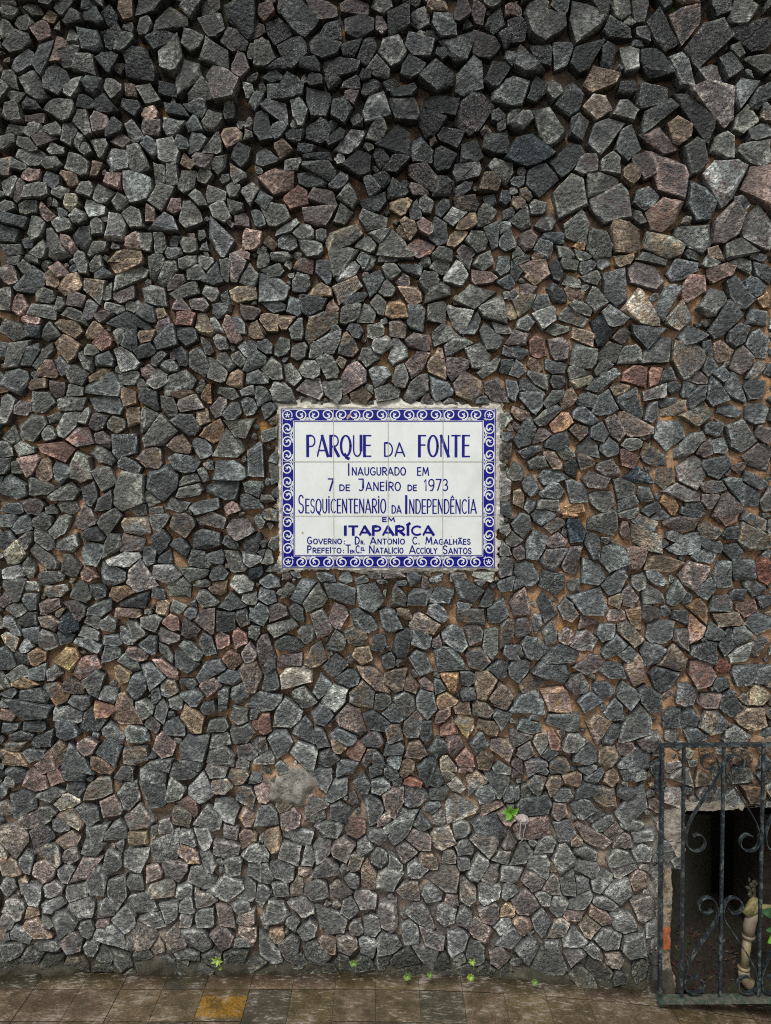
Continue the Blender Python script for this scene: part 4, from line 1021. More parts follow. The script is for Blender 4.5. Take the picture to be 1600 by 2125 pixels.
word('EN.', 725.5, 736.5, 1141, 1147.5, 1.3)
word('C.', 737.5, 749, 1132, 1147, 2.0)
word('EL', 748, 755.5, 1136, 1142, 1.3)
word('N', 765, 776, 1132, 1147.5, 2.0, 2.3)
word('ATALiCiO', 778.5, 835.5, 1137, 1147.5, 1.8, 2.0)
word('A', 849, 861, 1132, 1148, 2.0, 2.4)
word('CCiOLY', 863.5, 906, 1137, 1148, 1.8, 2.0)
word('S', 919, 927.5, 1132, 1148.5, 2.0)
word('ANTOS', 930.5, 977.5, 1137, 1148.5, 1.8, 2.0)
lettering = ink.mb.build('lettering', BLUE, plaque)
for spots in ([(718, 868), (721, 861), (727, 857.5), (728, 861), (724, 867), (720, 871)], (660.5, 930, 1.8), (657, 937, 1.1), (626.5, 1105, 1.9), (936, 1112, 1.0)):
    chip = Flat(PQY - .0011)
    if isinstance(spots, list): chip.poly(spots)
    else: chip.dot(*spots)
    chip.mb.build('chip', BISCUIT, plaque)
jt = MB()
def gstrip(x0, y0, x1, y1):
    a, b = Q(x0, y1, 0), Q(x1, y0, 0)
    y = PQY - .0012
    jt.add([(a[0], y, a[2]), (b[0], y, a[2]), (b[0], y, b[2]), (a[0], y, b[2])], [(0, 1, 2, 3)])
for x in vx[1:-1]: gstrip(x - .55, 847.5, x + .55, 1179)
for k, y in enumerate(vy[1:-1]):
    for x0, x1 in zip(vx[:-1], vx[1:]): gstrip(x0 + .56, y - .55, x1 - .56, y + .55)
jt.build('joint', GROUT, plaque)

# rough white mortar the plaque is bedded in
xs, ys = np.arange(552, 1062, 2.0), np.arange(814, 1212, 2.0)
RX, RY = np.meshgrid(xs, ys)
fx2, fy2 = RX.ravel(), RY.ravel()
o3 = np.stack([fx2, fy2, np.zeros(fx2.size)], 1)
wob = 10 * vnoise(o3, 1 / 38, 41) + 4.5 * vnoise(o3, 1 / 14, 42) + 2.2 * vnoise(o3, 1 / 5, 43)
ex = np.maximum(584 - fx2, fx2 - 1026.5); ey_t, ey_b = 848 - fy2, fy2 - 1178.5
out = np.maximum(np.maximum(ex / np.where(fx2 < 800, 10.5, 20.0), ey_t / 15.0), ey_b / 10.5)      # 0 at the tiles, 1 at the ring's mean edge
inside = out < 1.15 + wob / 11.0
dist = np.clip(np.maximum(np.maximum(ex, ey_t), ey_b), 0, 40)
yy = PQY - .0005 - .0025 * np.clip(vnoise(o3, 1 / 20, 44), -.5, 1) + .0022 * vnoise(o3, 1 / 7, 45) + .009 * np.clip(out, 0, 1.6) ** 1.3
yy = np.where(dist <= 3.0, PQY + .0006, yy)
rv = np.array([Q(x, y, z) for x, y, z in zip(fx2, fy2, yy)])
nxr, nyr = len(xs), len(ys)
qi = np.arange(nyr - 1)[:, None] * nxr + np.arange(nxr - 1)[None]
rq = np.stack([qi, qi + nxr, qi + nxr + 1, qi + 1], 2).reshape(-1, 4)
keep = inside[rq].all(1) & ~((fx2[rq].mean(1) > 586) & (fx2[rq].mean(1) < 1024.5) & (fy2[rq].mean(1) > 850) & (fy2[rq].mean(1) < 1176.5))
rq = rq[keep]
used, inv = np.unique(rq, return_inverse=True)
rv2, rq2 = rv[used], inv.reshape(rq.shape)
cnt = {}                                                # give the sheet a skirt down to the mortar bed
for f in rq2:
    for k in range(4):
        e = (int(f[k]), int(f[(k + 1) % 4])); key = (min(e), max(e)); cnt.setdefault(key, []).append(e)
mb = MB()
mb.v = [tuple(p) for p in rv2]; mb.f = [tuple(int(i) for i in f) for f in rq2]
for es in cnt.values():
    if len(es) == 1:
        a, b = es[0]
        n = len(mb.v)
        for i in (a, b): mb.v.append((rv2[i][0], .030, rv2[i][2]))
        mb.f.append((b, a, n, n + 1))
mb.build('mortar_surround', PLASTER, plaque)
# ------------------------------------------------------------------ the niche low in the wall
NICHE_SHADE = simple('shade_dark_render', (.008, .007, .006), rough=1.0, var=.5, scale=25, bump=.5, dist=.004)  # near-black colour stands in for the deep shade inside the niche
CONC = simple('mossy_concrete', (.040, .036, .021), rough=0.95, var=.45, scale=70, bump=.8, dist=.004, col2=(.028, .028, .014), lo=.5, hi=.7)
BRICK = simple('orange_brick', (.36, .105, .035), rough=0.9, var=.3, scale=90, bump=.7, dist=.003)
PALE = simple('pale_render', (.335, .295, .235), rough=0.9, var=.35, scale=80, bump=.9, dist=.005, col2=(.17, .145, .115), lo=.52, hi=.66)
BEIGE = simple('peeling_plaster', (.30, .235, .165), rough=0.9, var=.4, scale=70, bump=.9, dist=.004, col2=(.075, .060, .038), lo=.5, hi=.62)
SOIL = simple('leafy_soil', (.022, .015, .009), rough=0.95, var=.7, scale=120, bump=1.0, dist=.006, col2=(.018, .030, .007), lo=.5, hi=.65)
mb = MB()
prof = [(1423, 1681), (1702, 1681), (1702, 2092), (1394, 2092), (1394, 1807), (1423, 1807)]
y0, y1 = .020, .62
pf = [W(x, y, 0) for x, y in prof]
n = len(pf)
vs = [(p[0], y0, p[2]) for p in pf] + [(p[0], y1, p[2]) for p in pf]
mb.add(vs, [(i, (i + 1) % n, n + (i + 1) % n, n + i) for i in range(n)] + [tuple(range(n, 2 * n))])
mb.build('niche_lining', NICHE_SHADE, wall)

def panel(name, mat, poly, yf, th, parent=wall, nx=10, jag=0.003, seed=50):
    """A rough slab with the outline POLY (photo pixels seen at depth yf)."""
    bm = bmesh.new()
    f = bm.faces.new([bm.verts.new(W(x, y, yf)) for x, y in poly])
    bmesh.ops.subdivide_edges(bm, edges=bm.edges[:], cuts=nx, use_grid_fill=True)
    bmesh.ops.triangulate(bm, faces=bm.faces[:])
    for _ in range(2):
        bmesh.ops.subdivide_edges(bm, edges=[e for e in bm.edges if e.calc_length() > .010], cuts=1)
        bmesh.ops.triangulate(bm, faces=bm.faces[:])
    vs = np.array([v.co[:] for v in bm.verts])
    d = [vnoise(vs, 60, seed + k) + .6 * vnoise(vs, 170, seed + k + 5) for k in range(3)]
    for i, v in enumerate(bm.verts):
        v.co = Vector((vs[i][0] + jag * d[0][i], vs[i][1] + jag * d[1][i], vs[i][2] + jag * d[2][i]))
    r = bmesh.ops.extrude_face_region(bm, geom=bm.faces[:])
    for v in [g for g in r['geom'] if isinstance(g, bmesh.types.BMVert)]: v.co.y += th
    m = MB(); m.add_bm(bm)
    return m.build(name, mat, parent)
mb = MB()                                               # an inner concrete wall that curves back into the dark
cu, cv = np.linspace(0, 1, 40), np.linspace(0, 1, 90)
CU, CV = np.meshgrid(cu, cv)
cw = np.stack([CU.ravel(), CV.ravel() * 3, np.zeros(CU.size)], 1)
n1, n2 = vnoise(cw, 6, 55), vnoise(cw, 22, 56)
for u, v, a_, b_ in zip(CU.ravel(), CV.ravel(), n1, n2):
    yb = 2002 - 44 * u ** 1.3 + 5 * a_ + 3 * b_
    mb.v.append(W(1368 + 108 * u, 1690 + (yb - 1690) * v, .095 + .02 * u + .40 * u ** 2.2 + .003 * a_ + .0018 * b_))
mb.f = [(j * 40 + i, j * 40 + i + 1, (j + 1) * 40 + i + 1, (j + 1) * 40 + i) for j in range(89) for i in range(39)]
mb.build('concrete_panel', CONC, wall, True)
panel('jamb_plaster', BEIGE, [(1376, 1806), (1393, 1804), (1395, 1870), (1392, 1926), (1376, 1930)], .010, .03, seed=60)
panel('jamb_brick', BRICK, [(1377, 1931), (1391, 1927), (1390, 1968), (1376, 1970)], .000, .03, seed=70, jag=.002)
panel('jamb_plaster', BEIGE, [(1371, 1971), (1388, 1969), (1390, 2010), (1402, 2030), (1402, 2062), (1366, 2064)], .008, .03, seed=80)
panel('jamb_plaster', PALE, [(1378, 1690), (1398, 1684), (1421, 1676), (1422, 1772), (1404, 1778), (1392, 1752), (1378, 1738)], -.004, .03, seed=85, jag=.005)
panel('lintel_plaster', PALE, [(1424, 1666), (1470, 1664), (1520, 1657), (1548, 1668), (1540, 1680), (1424, 1684)], .000, .03, seed=90)
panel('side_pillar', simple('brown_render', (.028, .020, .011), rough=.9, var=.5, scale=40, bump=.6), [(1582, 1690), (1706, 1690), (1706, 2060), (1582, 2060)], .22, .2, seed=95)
# earth and leaf litter on its floor
xs = np.arange(1392, 1704, 3.0); ds = np.linspace(-.004, .50, 44)
SX, SD = np.meshgrid(xs, ds)
base = W(1394, 2050, 0)
sp = np.array([(W(x, 2050, 0)[0], d, 0) for x, d in zip(SX.ravel(), SD.ravel())])
sp[:, 2] = np.array([floor_z(x) for x in sp[:, 0]]) + .010 + .11 * sstep(0, .14, sp[:, 1]) * (1 - .5 * sstep(.05, .22, sp[:, 0] - base[0])) + .008 * vnoise(sp, 60, 61) + .006 * vnoise(sp, 150, 62)
qi = np.arange(len(ds) - 1)[:, None] * len(xs) + np.arange(len(xs) - 1)[None]
sq = np.stack([qi, qi + 1, qi + len(xs) + 1, qi + len(xs)], 2).reshape(-1, 4)
mb = MB(); mb.v = [tuple(p) for p in sp]; mb.f = [tuple(int(i) for i in f) for f in sq]
so = mb.build('soil', SOIL)
tag(so, 'dark damp soil with leaf litter and moss in the niche', 'soil', kind='stuff')
LITTER = simple('dead_leaf', (.055, .024, .014), rough=.8, var=.6, scale=60, bump=.3, col2=(.14, .11, .08), lo=.56, hi=.6)
mb = MB()
for _ in range(110):
    x, d = random.uniform(sp[:, 0].min() + .01, sp[:, 0].min() + .26), random.uniform(0.0, .2)
    k = int(np.argmin((sp[:, 0] - x) ** 2 + (sp[:, 1] - d) ** 2))
    p = Vector(sp[k]) + Vector((0, 0, .004))
    a, l, w_ = random.uniform(0, 6.28), random.uniform(.006, .018), random.uniform(.002, .005)
    u, v = Vector((math.cos(a), math.sin(a), random.uniform(-.2, .5))), Vector((-math.sin(a), math.cos(a), random.uniform(-.2, .4)))
    mb.add([p - u * l, p + v * w_, p + u * l, p - v * w_], [(0, 1, 2, 3)])
tag(mb.build('leaf_litter', LITTER), 'brown fallen leaf scraps scattered over the soil in the niche', 'leaf litter', kind='stuff')

# ------------------------------------------------------------------ the wrought iron gate in front of it
GY = -0.070
IRON = simple('worn_sheen_black', (.016, .021, .025), rough=0.36, var=.5, scale=120, bump=.35, dist=.0008, col2=(.095, .120, .115), lo=.50, hi=.64)  # pale patches: weathered paint, plus sky sheen painted into the colour
RUSTY = simple('rusted_hinge', (.040, .042, .038), rough=.6, var=.5, scale=150, bump=.5, dist=.001, col2=(.13, .065, .035), lo=.56, hi=.66)
SILL = simple('green_flaked_iron', (.085, .085, .066), rough=.55, var=.6, scale=90, bump=.5, dist=.001, col2=(.022, .060, .038), lo=.52, hi=.62)
gate = root('iron_gate', W(1580, 2080, GY), 'black wrought iron gate with curled scrolls closing the niche', 'gate')
def bar(px0, py0, px1, py1, w, d, mat, name, bev=.0012):
    """An upright or level bar whose axis runs between two photo pixels."""
    a, b = Vector(W(px0, py0, GY)), Vector(W(px1, py1, GY))
    l = (b - a).length
    mb = MB()
    bm = bmesh.new(); bmesh.ops.create_cube(bm, size=1.0)
    for v in bm.verts: v.co = Vector((v.co.x * w, v.co.y * d, v.co.z * l))
    bmesh.ops.bevel(bm, geom=bm.edges[:], offset=bev, segments=2, affect='EDGES')
    q = (b - a).to_track_quat('Z', 'Y')
    ax = (b - a).normalized()
    side = Vector((0, 1, 0)).cross(ax).normalized()
    for v in bm.verts:
        v.co = (a + b) / 2 + side * v.co.x + Vector((0, 1, 0)) * v.co.y + ax * v.co.z
    mb.add_bm(bm)
    return mb.build(name, mat, gate)
bar(1367.5, 1546.5, 1830, 1543, .0092, .018, IRON, 'top_rail')
bar(1373.5, 1551, 1368.5, 2069, .0092, .018, IRON, 'side_rail')
bar(1824, 1548, 1800, 2068, .0092, .018, IRON, 'side_rail')
bar(1364, 2074, 1806, 2071, .014, .026, SILL, 'bottom_rail')
xb = [(1419, 1414), (1502, 1493.5), (1584.5, 1573.5), (1667, 1653), (1749, 1732)]
for x0, x1 in xb: bar(x0, 1549, x1, 2069, .0082, .010, IRON, 'upright_bar')
def s_scroll(cx, ty, by, tdx, bdx, m, rt, rb, bx):
    """One flat-iron S: a curl by the middle bar, a slant, a larger curl by the outer bar; M mirrors it."""
    pts = []
    tx = cx - m * tdx
    for k in range(19):                                  # upper curl, from its tip outwards: over the top and down to the bar
        a = math.radians(60 - 0 - k * 19.5) if False else math.radians(35 + k * 17.5)
        r = rt * (.62 + .38 * min(1, k / 8))
        pts.append((tx + m * r * math.cos(a), ty + r * math.sin(a)))
    bxc = cx - m * bdx
    pts.append((cx - m * 4, ty + rt * .75))
    pts.append((cx - m * 9, ty + rt * 1.7))
    pts.append((cx - m * (bx * .48), ty + (by - ty) * .44))
    pts.append((cx - m * (bx * .86), ty + (by - ty) * .72))
    pts.append((cx - m * (bx - 1.5), by - rb * .75))
    for k in range(19):                                  # lower curl: down the outer bar, round the bottom and in
        a = math.radians(185 - k * 17.0)
        r = rb * (1 - .42 * max(0, (k - 9) / 9))
        pts.append((bxc + m * r * math.cos(a), by + r * math.sin(a)))
    # round the polyline
    P = [np.array(p, float) for p in pts]
    for _ in range(2):
        R = [P[0]]
        for a_, b_ in zip(P[:-1], P[1:]): R += [a_ * .75 + b_ * .25, a_ * .25 + b_ * .75]
        P = R + [P[-1]]
    mb = MB()
    mb.ribbon([W(p[0], p[1], GY) for p in P], .015, .0025)
    return mb.build('scroll', IRON, gate)
for x0, x1, skip in ((1502, 1493.5, 0), (1667, 1653, 1)):
    xm, xl = x0 - 2.5, x1 + 1.5
    for m in (1, -1):
        s_scroll(xm, 1583, 1745, 27, 55, m, 17, 20.5, 78)
        s_scroll(xl, 1880, 2040, 27, 55, m, 18.5, 20.5, 76)
def hinge(px, py0, py1, py2, py3, mat):
    mb = MB()
    for a, b in ((py0, py1), (py2, py3)):
        mb.tube([W(px, a, GY + .004), W(px, (a + b) / 2, GY + .004), W(px, b, GY + .004)], .0088, 14)
    mb.tube([W(px, py1, GY + .004), W(px, py2, GY + .004)], .006, 10)
    mb.tube([W(px, py0 - 2, GY + .004), W(px, py0, GY + .004)], .0094, 14)
    o = mb.build('hinge', mat, gate, smooth=False)
    m2 = MB()
    a, b = W(px - 12, py1 - 5, 0), W(px - 3, py1 - 12, 0)
    m2.box((a[0], GY + .008, a[2]), (b[0], .02, b[2]), bevel=.001)
    m2.build('hinge_plate', RUSTY, gate)
hinge(1364.5, 1581, 1603, 1622, 1640, IRON)
hinge(1359.5, 1980, 1999, 2003, 2030, RUSTY)

# ------------------------------------------------------------------ water pipe behind the gate
PVC = simple('yellowed_plastic', (.25, .20, .115), rough=.5, var=.25, scale=60, bump=.15, dist=.001, col2=(.22, .16, .085), lo=.5, hi=.7)
PVCB = simple('brown_plastic', (.21, .165, .115), rough=.5, var=.2, scale=60, bump=.15, dist=.001)
TAPE = simple('yellow_sealing_tape', (.24, .205, .085), rough=.6, var=.35, scale=150, bump=.8, dist=.003, col2=(.10, .09, .03), lo=.55, hi=.7)
PY = .035
pipe = root('water_pipe', W(1545, 2030, PY), 'yellowed plastic water pipe with taped elbow behind the gate', 'pipe')
mb = MB(); mb.tube([W(1551.5, 1945, PY), W(1544, 2006, PY)], .0122, 18); mb.build('pipe_run', PVC, pipe, True)
mb = MB()
mb.tube([W(1553, 1946, PY), W(1553.5, 1939, PY)], .0182, 18); mb.tube([W(1553.5, 1939, PY), W(1555, 1922, PY), W(1558, 1910, PY), W(1564, 1900, PY + .004), W(1575, 1894, PY + .01)], [.0172, .0172, .0172, .0165, .0155], 18)
mb.build('elbow', PVCB, pipe, True)
mb = MB()
mb.tube([W(1543.5, 2006, PY), W(1543, 2011, PY)], .0172, 18); mb.tube([W(1543, 2011, PY), W(1544, 2026, PY), W(1552, 2040, PY), W(1566, 2048, PY)], .0160, 18)
mb.build('coupling', PVC, pipe, True)
mb = MB()
for k in range(7):
    x, y = 1552 + k * 3.2, 1896 - abs(k - 3) * 2.5
    mb.tube([W(x - 8, y + 6, PY - .002 - .002 * (k % 3)), W(x + 4, y - 8 + (k % 2) * 3, PY - .006), W(x + 10, y - 2, PY + .004)], [.006, .009, .005], 8)
mb.tube([W(1553, 1893, PY), W(1561, 1878, PY), W(1566, 1862, PY)], [.016, .014, .010], 12)
mb.tube([W(1566, 1882, PY), W(1586, 1883, PY), W(1612, 1886, PY)], [.011, .0095, .0095], 12)
mb.build('joint_tape', TAPE, pipe, True)
mb = MB()
for k in range(16):
    x, y = 1560 + random.uniform(-9, 9), 1826 + k * 2.6
    c_ = Vector(W(x, y, PY + random.uniform(-.006, .01)))
    bm = bmesh.new(); bmesh.ops.create_icosphere(bm, subdivisions=2, radius=1.0)
    s3 = [random.uniform(.003, .0075) for _ in range(3)]
    for v in bm.verts: v.co = Vector([v.co[i] * s3[i] * random.uniform(.8, 1.2) for i in range(3)]) + c_
    mb.add_bm(bm)
mb.tube([W(1562, 1832, PY + .012), W(1566, 1866, PY + .006)], .006, 8)
mb.build('valve_stub', simple('grimy_valve', (.065, .058, .030), rough=.7, var=.6, scale=140, bump=.8, dist=.003), pipe, True)

# ------------------------------------------------------------------ plants
def leaf_mat(name, c, c2):
    m = simple(name, c, rough=.45, var=.25, scale=120, bump=.2, dist=.001, col2=c2, lo=.45, hi=.65)
    m.node_tree.nodes['Principled BSDF'].inputs['Transmission Weight'].default_value = 0
    return m
LG = leaf_mat('fresh_leaf', (.145, .35, .030), (.085, .235, .022))
LY = leaf_mat('pale_leaf', (.32, .42, .075), (.20, .34, .05))
LW = leaf_mat('weed_leaf', (.17, .28, .06), (.11, .20, .04))
LD = leaf_mat('dark_leaf', (.030, .085, .030), (.055, .15, .045))
def leaf(mb, base, tip, width, side, bow=.15, fold=.25, seg=6):
    """A leaf blade with a midrib fold and a bowed tip."""
    base, tip = Vector(base), Vector(tip)
    d = tip - base
    s = Vector(side); s = (s - d.normalized() * s.dot(d.normalized())).normalized()
    nrm = d.cross(s).normalized()
    if nrm.y > 0: nrm = -nrm
    vs = []
    for k in range(seg + 1):
        t = k / seg
        w = width * math.sin(math.pi * (t ** .8) * .97 + .03) ** .8 if k < seg else 0
        c = base + d * t + nrm * (bow * d.length * math.sin(math.pi * t * .9))
        vs += [c - s * w + nrm * w * fold, c, c + s * w + nrm * w * fold]
    mb.add(vs, [q for k in range(seg) for q in ((3 * k, 3 * k + 1, 3 * k + 4, 3 * k + 3), (3 * k + 1, 3 * k + 2, 3 * k + 5, 3 * k + 4))])

# the seedling in the wall, each leaf as it points in the photo
sd = root('seedling', W(1057, 1688, .015), 'bright green rosette seedling rooted between stones beside the white putty lump', 'plant')
mb = MB(); mb.tube([W(1060, 1698, .022), W(1059, 1692, 0), W(1058.5, 1685, -.058)], [.002, .0018, .0012], 8); mb.build('stem', LG, sd)
c0 = W(1058.5, 1685.5, -.056)
for tx, ty, w, dy in ((1057.5, 1671, 6.2, -.010), (1041.5, 1683, 5.6, -.006), (1049.5, 1702.5, 6.6, -.016), (1075.5, 1684.5, 5.2, -.012), (1077, 1677, 4.6, .008), (1066, 1700, 4.2, .008), (1060, 1706, 4.4, .014), (1058, 1680, 2.4, -.018)):
    mb = MB()
    tip = W(tx, ty, -.056 + dy)
    d = Vector(tip) - Vector(c0)
    leaf(mb, c0, tip, w * .00135, (d.z, 0.1 * d.length, -d.x), .12, .3)
    mb.build('leaf', LG, sd, True)

PUTTY = simple('white_putty', (.42, .37, .335), rough=.9, var=.3, scale=160, bump=.9, dist=.003, col2=(.10, .085, .08), lo=.60, hi=.68)
pl = root('putty_lump', W(1085, 1699, -.01), 'small white putty lump with two hanging drips on a reddish stone', 'putty')
bm = bmesh.new()
bmesh.ops.create_icosphere(bm, subdivisions=4, radius=1.0)
cc = Vector(W(1085, 1700, -.022))
for v in bm.verts:
    v.co = Vector((v.co.x * .0175, v.co.y * .014, v.co.z * .0125 + v.co.x * -.003))
vs = np.array([v.co[:] for v in bm.verts])
dd = vnoise(vs, 140, 71) * .0036 + vnoise(vs, 330, 72) * .0016
for i, v in enumerate(bm.verts): v.co = v.co * (1 + dd[i] / v.co.length) + cc
mb = MB(); mb.add_bm(bm); mb.build('lump', PUTTY, pl)
mb = MB(); mb.tube([W(1080, 1708, -.030), W(1079.5, 1722, -.031), W(1078.5, 1736, -.029), W(1077.5, 1741, -.026)], [.0014, .0013, .0014, .0018], 8); mb.build('drip', PUTTY, pl)
mb = MB(); mb.tube([W(1090.5, 1708, -.030), W(1090, 1718, -.031), W(1087.5, 1724, -.031), W(1086.5, 1736, -.029), W(1084, 1743, -.024), W(1077, 1750, -.020)], [.0010, .0009, .0011, .0008, .0008, .0006], 8); mb.build('drip', PUTTY, pl)

def foot(px, py):
    """Where the photo's pixel meets the pavement."""
    x, y, z = 0, 0, 0
    for yy in np.linspace(.02, -.5, 261):
        p = W(px, py, yy)
        if p[2] <= floor_z(p[0]) + .002 or yy < -.49: return (p[0], yy, floor_z(p[0]))
    return p
def weed(name, label, px, py, yd, r, nl, wid, mat, cat='weed', droop=.4, tiers=1):
    c = Vector(W(px, py, yd))
    g = Vector((c.x, min(.0, yd + .02), max(floor_z(c.x), c.z - r * 1.4)))
    o = root(name, g, label, cat, 'weeds along the foot of the wall')
    mb = MB(); mb.tube([g, (g + c) / 2 + Vector((.002, 0, 0)), c], [.0013, .0011, .0008], 6); mb.build('stem', mat, o)
    mb = MB()
    for t in range(tiers):
        cc = g.lerp(c, 1 - .45 * t)
        for k in range(nl):
            a = 2 * math.pi * (k + random.uniform(-.25, .25)) / nl + t
            rr = r * random.uniform(.75, 1.1)
            d = Vector((math.cos(a) * rr, -abs(rr) * .35, math.sin(a) * rr * .95))
            leaf(mb, cc, cc + d, wid * random.uniform(.8, 1.15), (d.z, .1 * d.length, -d.x), .15, .25, 5)
    mb.build('foliage', mat, o, True)
    return o
weed('weed', 'pale star-shaped weed with narrow leaves on the foot of the wall below grey stones', 452, 1992, -.050, .019, 7, .0034, LY, tiers=1)
weed('weed', 'small clover-like weed with rounded leaves, highest of the clumps at mid wall foot', 733, 1997, -.052, .012, 10, .0052, LW, tiers=2)
weed('weed', 'low bright weed clump on the pavement edge, second of the green clumps', 845, 2025, -.052, .012, 11, .0044, LW, tiers=2)
weed('weed', 'tiny sparse weed just beside the low bright clump', 892, 2021, -.050, .010, 8, .0038, LW, tiers=2)
weed('weed', 'spindly pale weed with pointed leaves standing above another weed', 980, 1994, -.052, .013, 6, .0036, LY)
weed('weed', 'pointed weed on the pavement edge directly under the spindly one', 977, 2026, -.054, .013, 9, .0038, LY, tiers=2)
weed('weed', 'small round-leaved weed nearest to the iron gate', 1110, 2036, -.054, .010, 9, .0042, LW, tiers=2)
weed('weed', 'single dot of a weed under the pale star-shaped one', 457, 2010, -.035, .006, 5, .0028, LY)

vn = root('climbing_plant', W(1612, 1960, -.01), 'dark lobed leaves of a climber reaching out of the niche past the gate', 'plant')
mb = MB(); mb.tube([W(1640, 2060, .01), W(1618, 1985, 0), W(1612, 1900, -.005), W(1622, 1860, 0)], [.003, .0028, .002, .001], 8); mb.build('stem', LD, vn)
for b0, tp, w, m in (((1611, 1893), (1578, 1890), .015, LD), ((1613, 1935), (1592, 1957), .012, LG), ((1611, 1925), (1588, 1930), .009, LD), ((1616, 1975), (1640, 1950), .014, LD), ((1620, 1870), (1648, 1850), .015, LD), ((1612, 1910), (1640, 1905), .014, LD)):
    mb = MB()
    p, q = Vector(W(b0[0], b0[1], -.004)), Vector(W(tp[0], tp[1], -.022))
    d = q - p
    leaf(mb, p, q, w, (d.z, .2 * d.length, -d.x), .10, .2, 8)
    mb.build('leaf', m, vn, True)

# ------------------------------------------------------------------ pavement of small worn tiles
PAVE, nt, b = mat_new('wet_worn_tile')
co = N(nt, 'ShaderNodeTexCoord').outputs['Object']
col = attr(nt, 'col').outputs['Color']
mp = N(nt, 'ShaderNodeMapping'); mp.inputs['Scale'].default_value = (38, 120, 60); L(nt, co, mp.inputs['Vector'])
st = noise_n(nt, mp.outputs[0], 1.0, 5, 0.7, 0.5)
g = noise_n(nt, co, 170, 5, .7)
big = noise_n(nt, co, 13, 4, .6)
comb = N(nt, 'ShaderNodeCombineColor'); v = math_n(nt, 'MULTIPLY', mapr(nt, g, .3, .7, .5, 1.5), mapr(nt, big, .3, .7, .6, 1.4))
for k in range(3): L(nt, v, comb.inputs[k])
c = mixc(nt, 1.0, col, comb.outputs[0], 'MULTIPLY')
pale = mapr(nt, math_n(nt, 'ADD', st, math_n(nt, 'MULTIPLY', math_n(nt, 'SUBTRACT', big, .5), .55)), .54, .66, 0, .8)
c = mixc(nt, pale, c, (.31, .275, .225))
c = mixc(nt, mapr(nt, noise_n(nt, co, 21, 5, .7), .50, .64, 0, .7), c, (.050, .042, .022))
L(nt, c, b.inputs['Base Color'])
L(nt, mapr(nt, big, .38, .62, .12, .42), b.inputs['Roughness'])
L(nt, bump_n(nt, math_n(nt, 'ADD', g, math_n(nt, 'MULTIPLY', st, 2.0)), .5, .0025), b.inputs['Normal'])
JOINT = simple('dirty_joint', (.075, .060, .038), rough=.9, var=.4, scale=90, bump=.6, dist=.003)
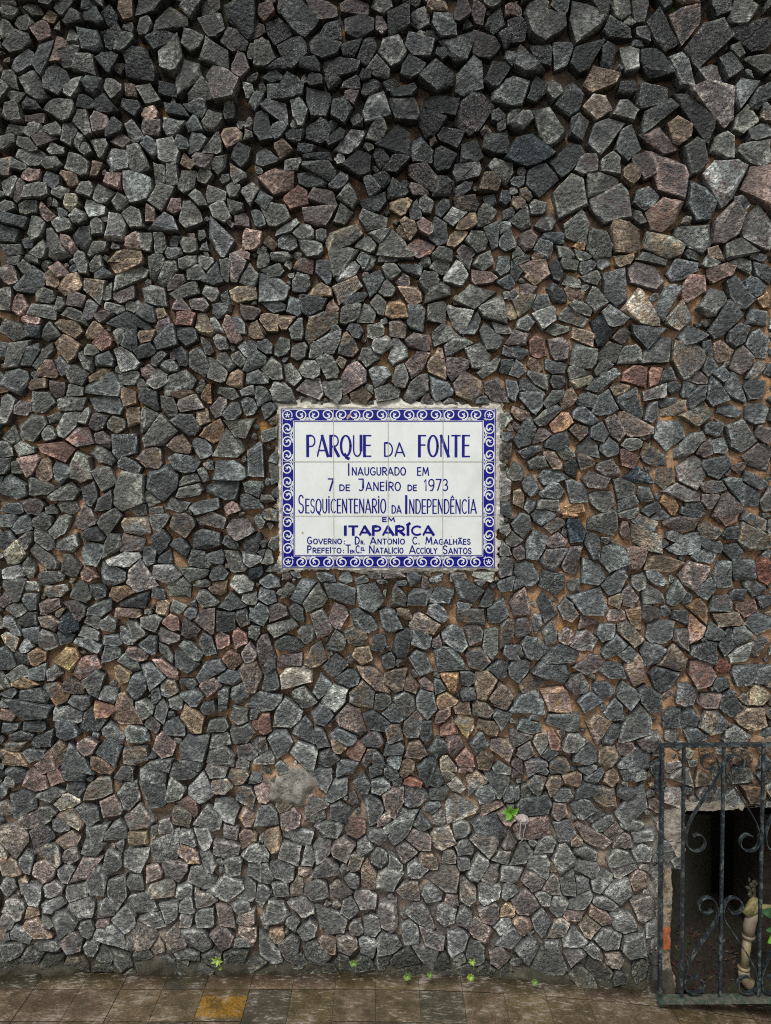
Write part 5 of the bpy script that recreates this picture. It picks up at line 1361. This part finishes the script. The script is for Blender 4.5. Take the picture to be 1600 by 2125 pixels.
# joint positions along the wall, read off the photo; the rows run away from it
jx = [W(x, 2052, -.063)[0] for x in (69, 165, 250, 337, 424, 518, 606, 695, 780, 870, 960, 1045, 1133, 1220, 1307, 1395)]
pitch = .1165
while jx[0] > -1.6: jx.insert(0, jx[0] - pitch)
while jx[-1] < 1.9: jx.append(jx[-1] + pitch)
rows = [.03, -.062, -.190]
while rows[-1] > -1.35: rows.append(rows[-1] - .122)
tv, tf, tc = [], [], []
for r in range(len(rows) - 1):
    for c_ in range(len(jx) - 1):
        g_ = .0008
        x0, x1, ya, yb = jx[c_] + g_, jx[c_ + 1] - g_, rows[r] - g_, rows[r + 1] + g_
        base = np.array([.125, .090, .050]) * random.uniform(.85, 1.12) * np.array([1, random.uniform(.95, 1.05), random.uniform(.9, 1.2)])
        if random.random() < .15: base = np.array([.070, .060, .040]) * random.uniform(.8, 1.2)
        xm_ = (x0 + x1) / 2
        yellow = abs(xm_ - W(467, 2090, -.12)[0]) < .05 and r == 1
        if yellow: base = np.array([.26, .135, .022])
        k = 14
        n0 = len(tv)
        dz = random.gauss(0, .0006)
        for i in range(k + 1):
            for j in range(k + 1):
                x, y = x0 + (x1 - x0) * i / k, ya + (yb - ya) * j / k
                e = .0012 if i in (0, k) or j in (0, k) else 0
                tv.append((x, y, floor_z(x) + dz - e))
                cc_ = base.copy()
                if yellow and (j < 4 or j > 12): cc_ = np.array([.11, .075, .036])
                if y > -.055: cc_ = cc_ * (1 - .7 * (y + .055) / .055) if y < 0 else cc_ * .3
                tc.append(cc_)
        for i in range(k):
            for j in range(k):
                a = n0 + i * (k + 1) + j
                tf.append((a, a + 1, a + k + 2, a + k + 1))
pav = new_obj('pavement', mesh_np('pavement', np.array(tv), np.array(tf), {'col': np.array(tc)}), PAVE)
tag(pav, kind='structure')
mb = MB()
gxs2 = np.linspace(-1.75, 2.05, 77)
for i in range(len(gxs2) - 1):
    xa, xb_ = gxs2[i], gxs2[i + 1]
    mb.add([(xa, .7, floor_z(xa) - .0036), (xb_, .7, floor_z(xb_) - .0036), (xb_, -1.4, floor_z(xb_) - .0036), (xa, -1.4, floor_z(xa) - .0036)], [(0, 1, 2, 3)])
tag(mb.build('pavement_joint', JOINT), kind='structure')
GROUND = simple('worn_paving', (.085, .068, .048), rough=.6, var=.5, scale=9, bump=.4, dist=.004)
mb = MB(); mb.add([(-60, 60, -.135), (60, 60, -.135), (60, -120, -.135), (-60, -120, -.135)], [(0, 3, 2, 1)])
tag(mb.build('ground', GROUND), kind='structure')
SCRAP = simple('white_scrap', (.72, .72, .70), rough=.7, var=.1, scale=80, bump=.2)
for px, py, r, lab in ((225, 2080, .0052, 'square white paper scrap lying on the wet brown tiles'), (596, 2116, .0034, 'small white crumb near the lower edge of the pavement, between brown tiles'), (398, 2034, .0016, 'tiny white crumb close to the foot of the wall')):
    p = Vector(foot(px, py)) + Vector((0, 0, .002))
    mb = MB()
    bm = bmesh.new(); bmesh.ops.create_cube(bm, size=1.0)
    for v in bm.verts:
        v.co = Vector((v.co.x * r * 2, v.co.y * r * 2.3, v.co.z * .0012 + (v.co.x * v.co.y) * .003))
        v.co = Vector((v.co.x * .76 - v.co.y * .64, v.co.x * .64 + v.co.y * .76, v.co.z)) + p
    mb.add_bm(bm)
    o = mb.build('paper_scrap', SCRAP)
    tag(o, lab, 'scrap', 'white scraps on the pavement')
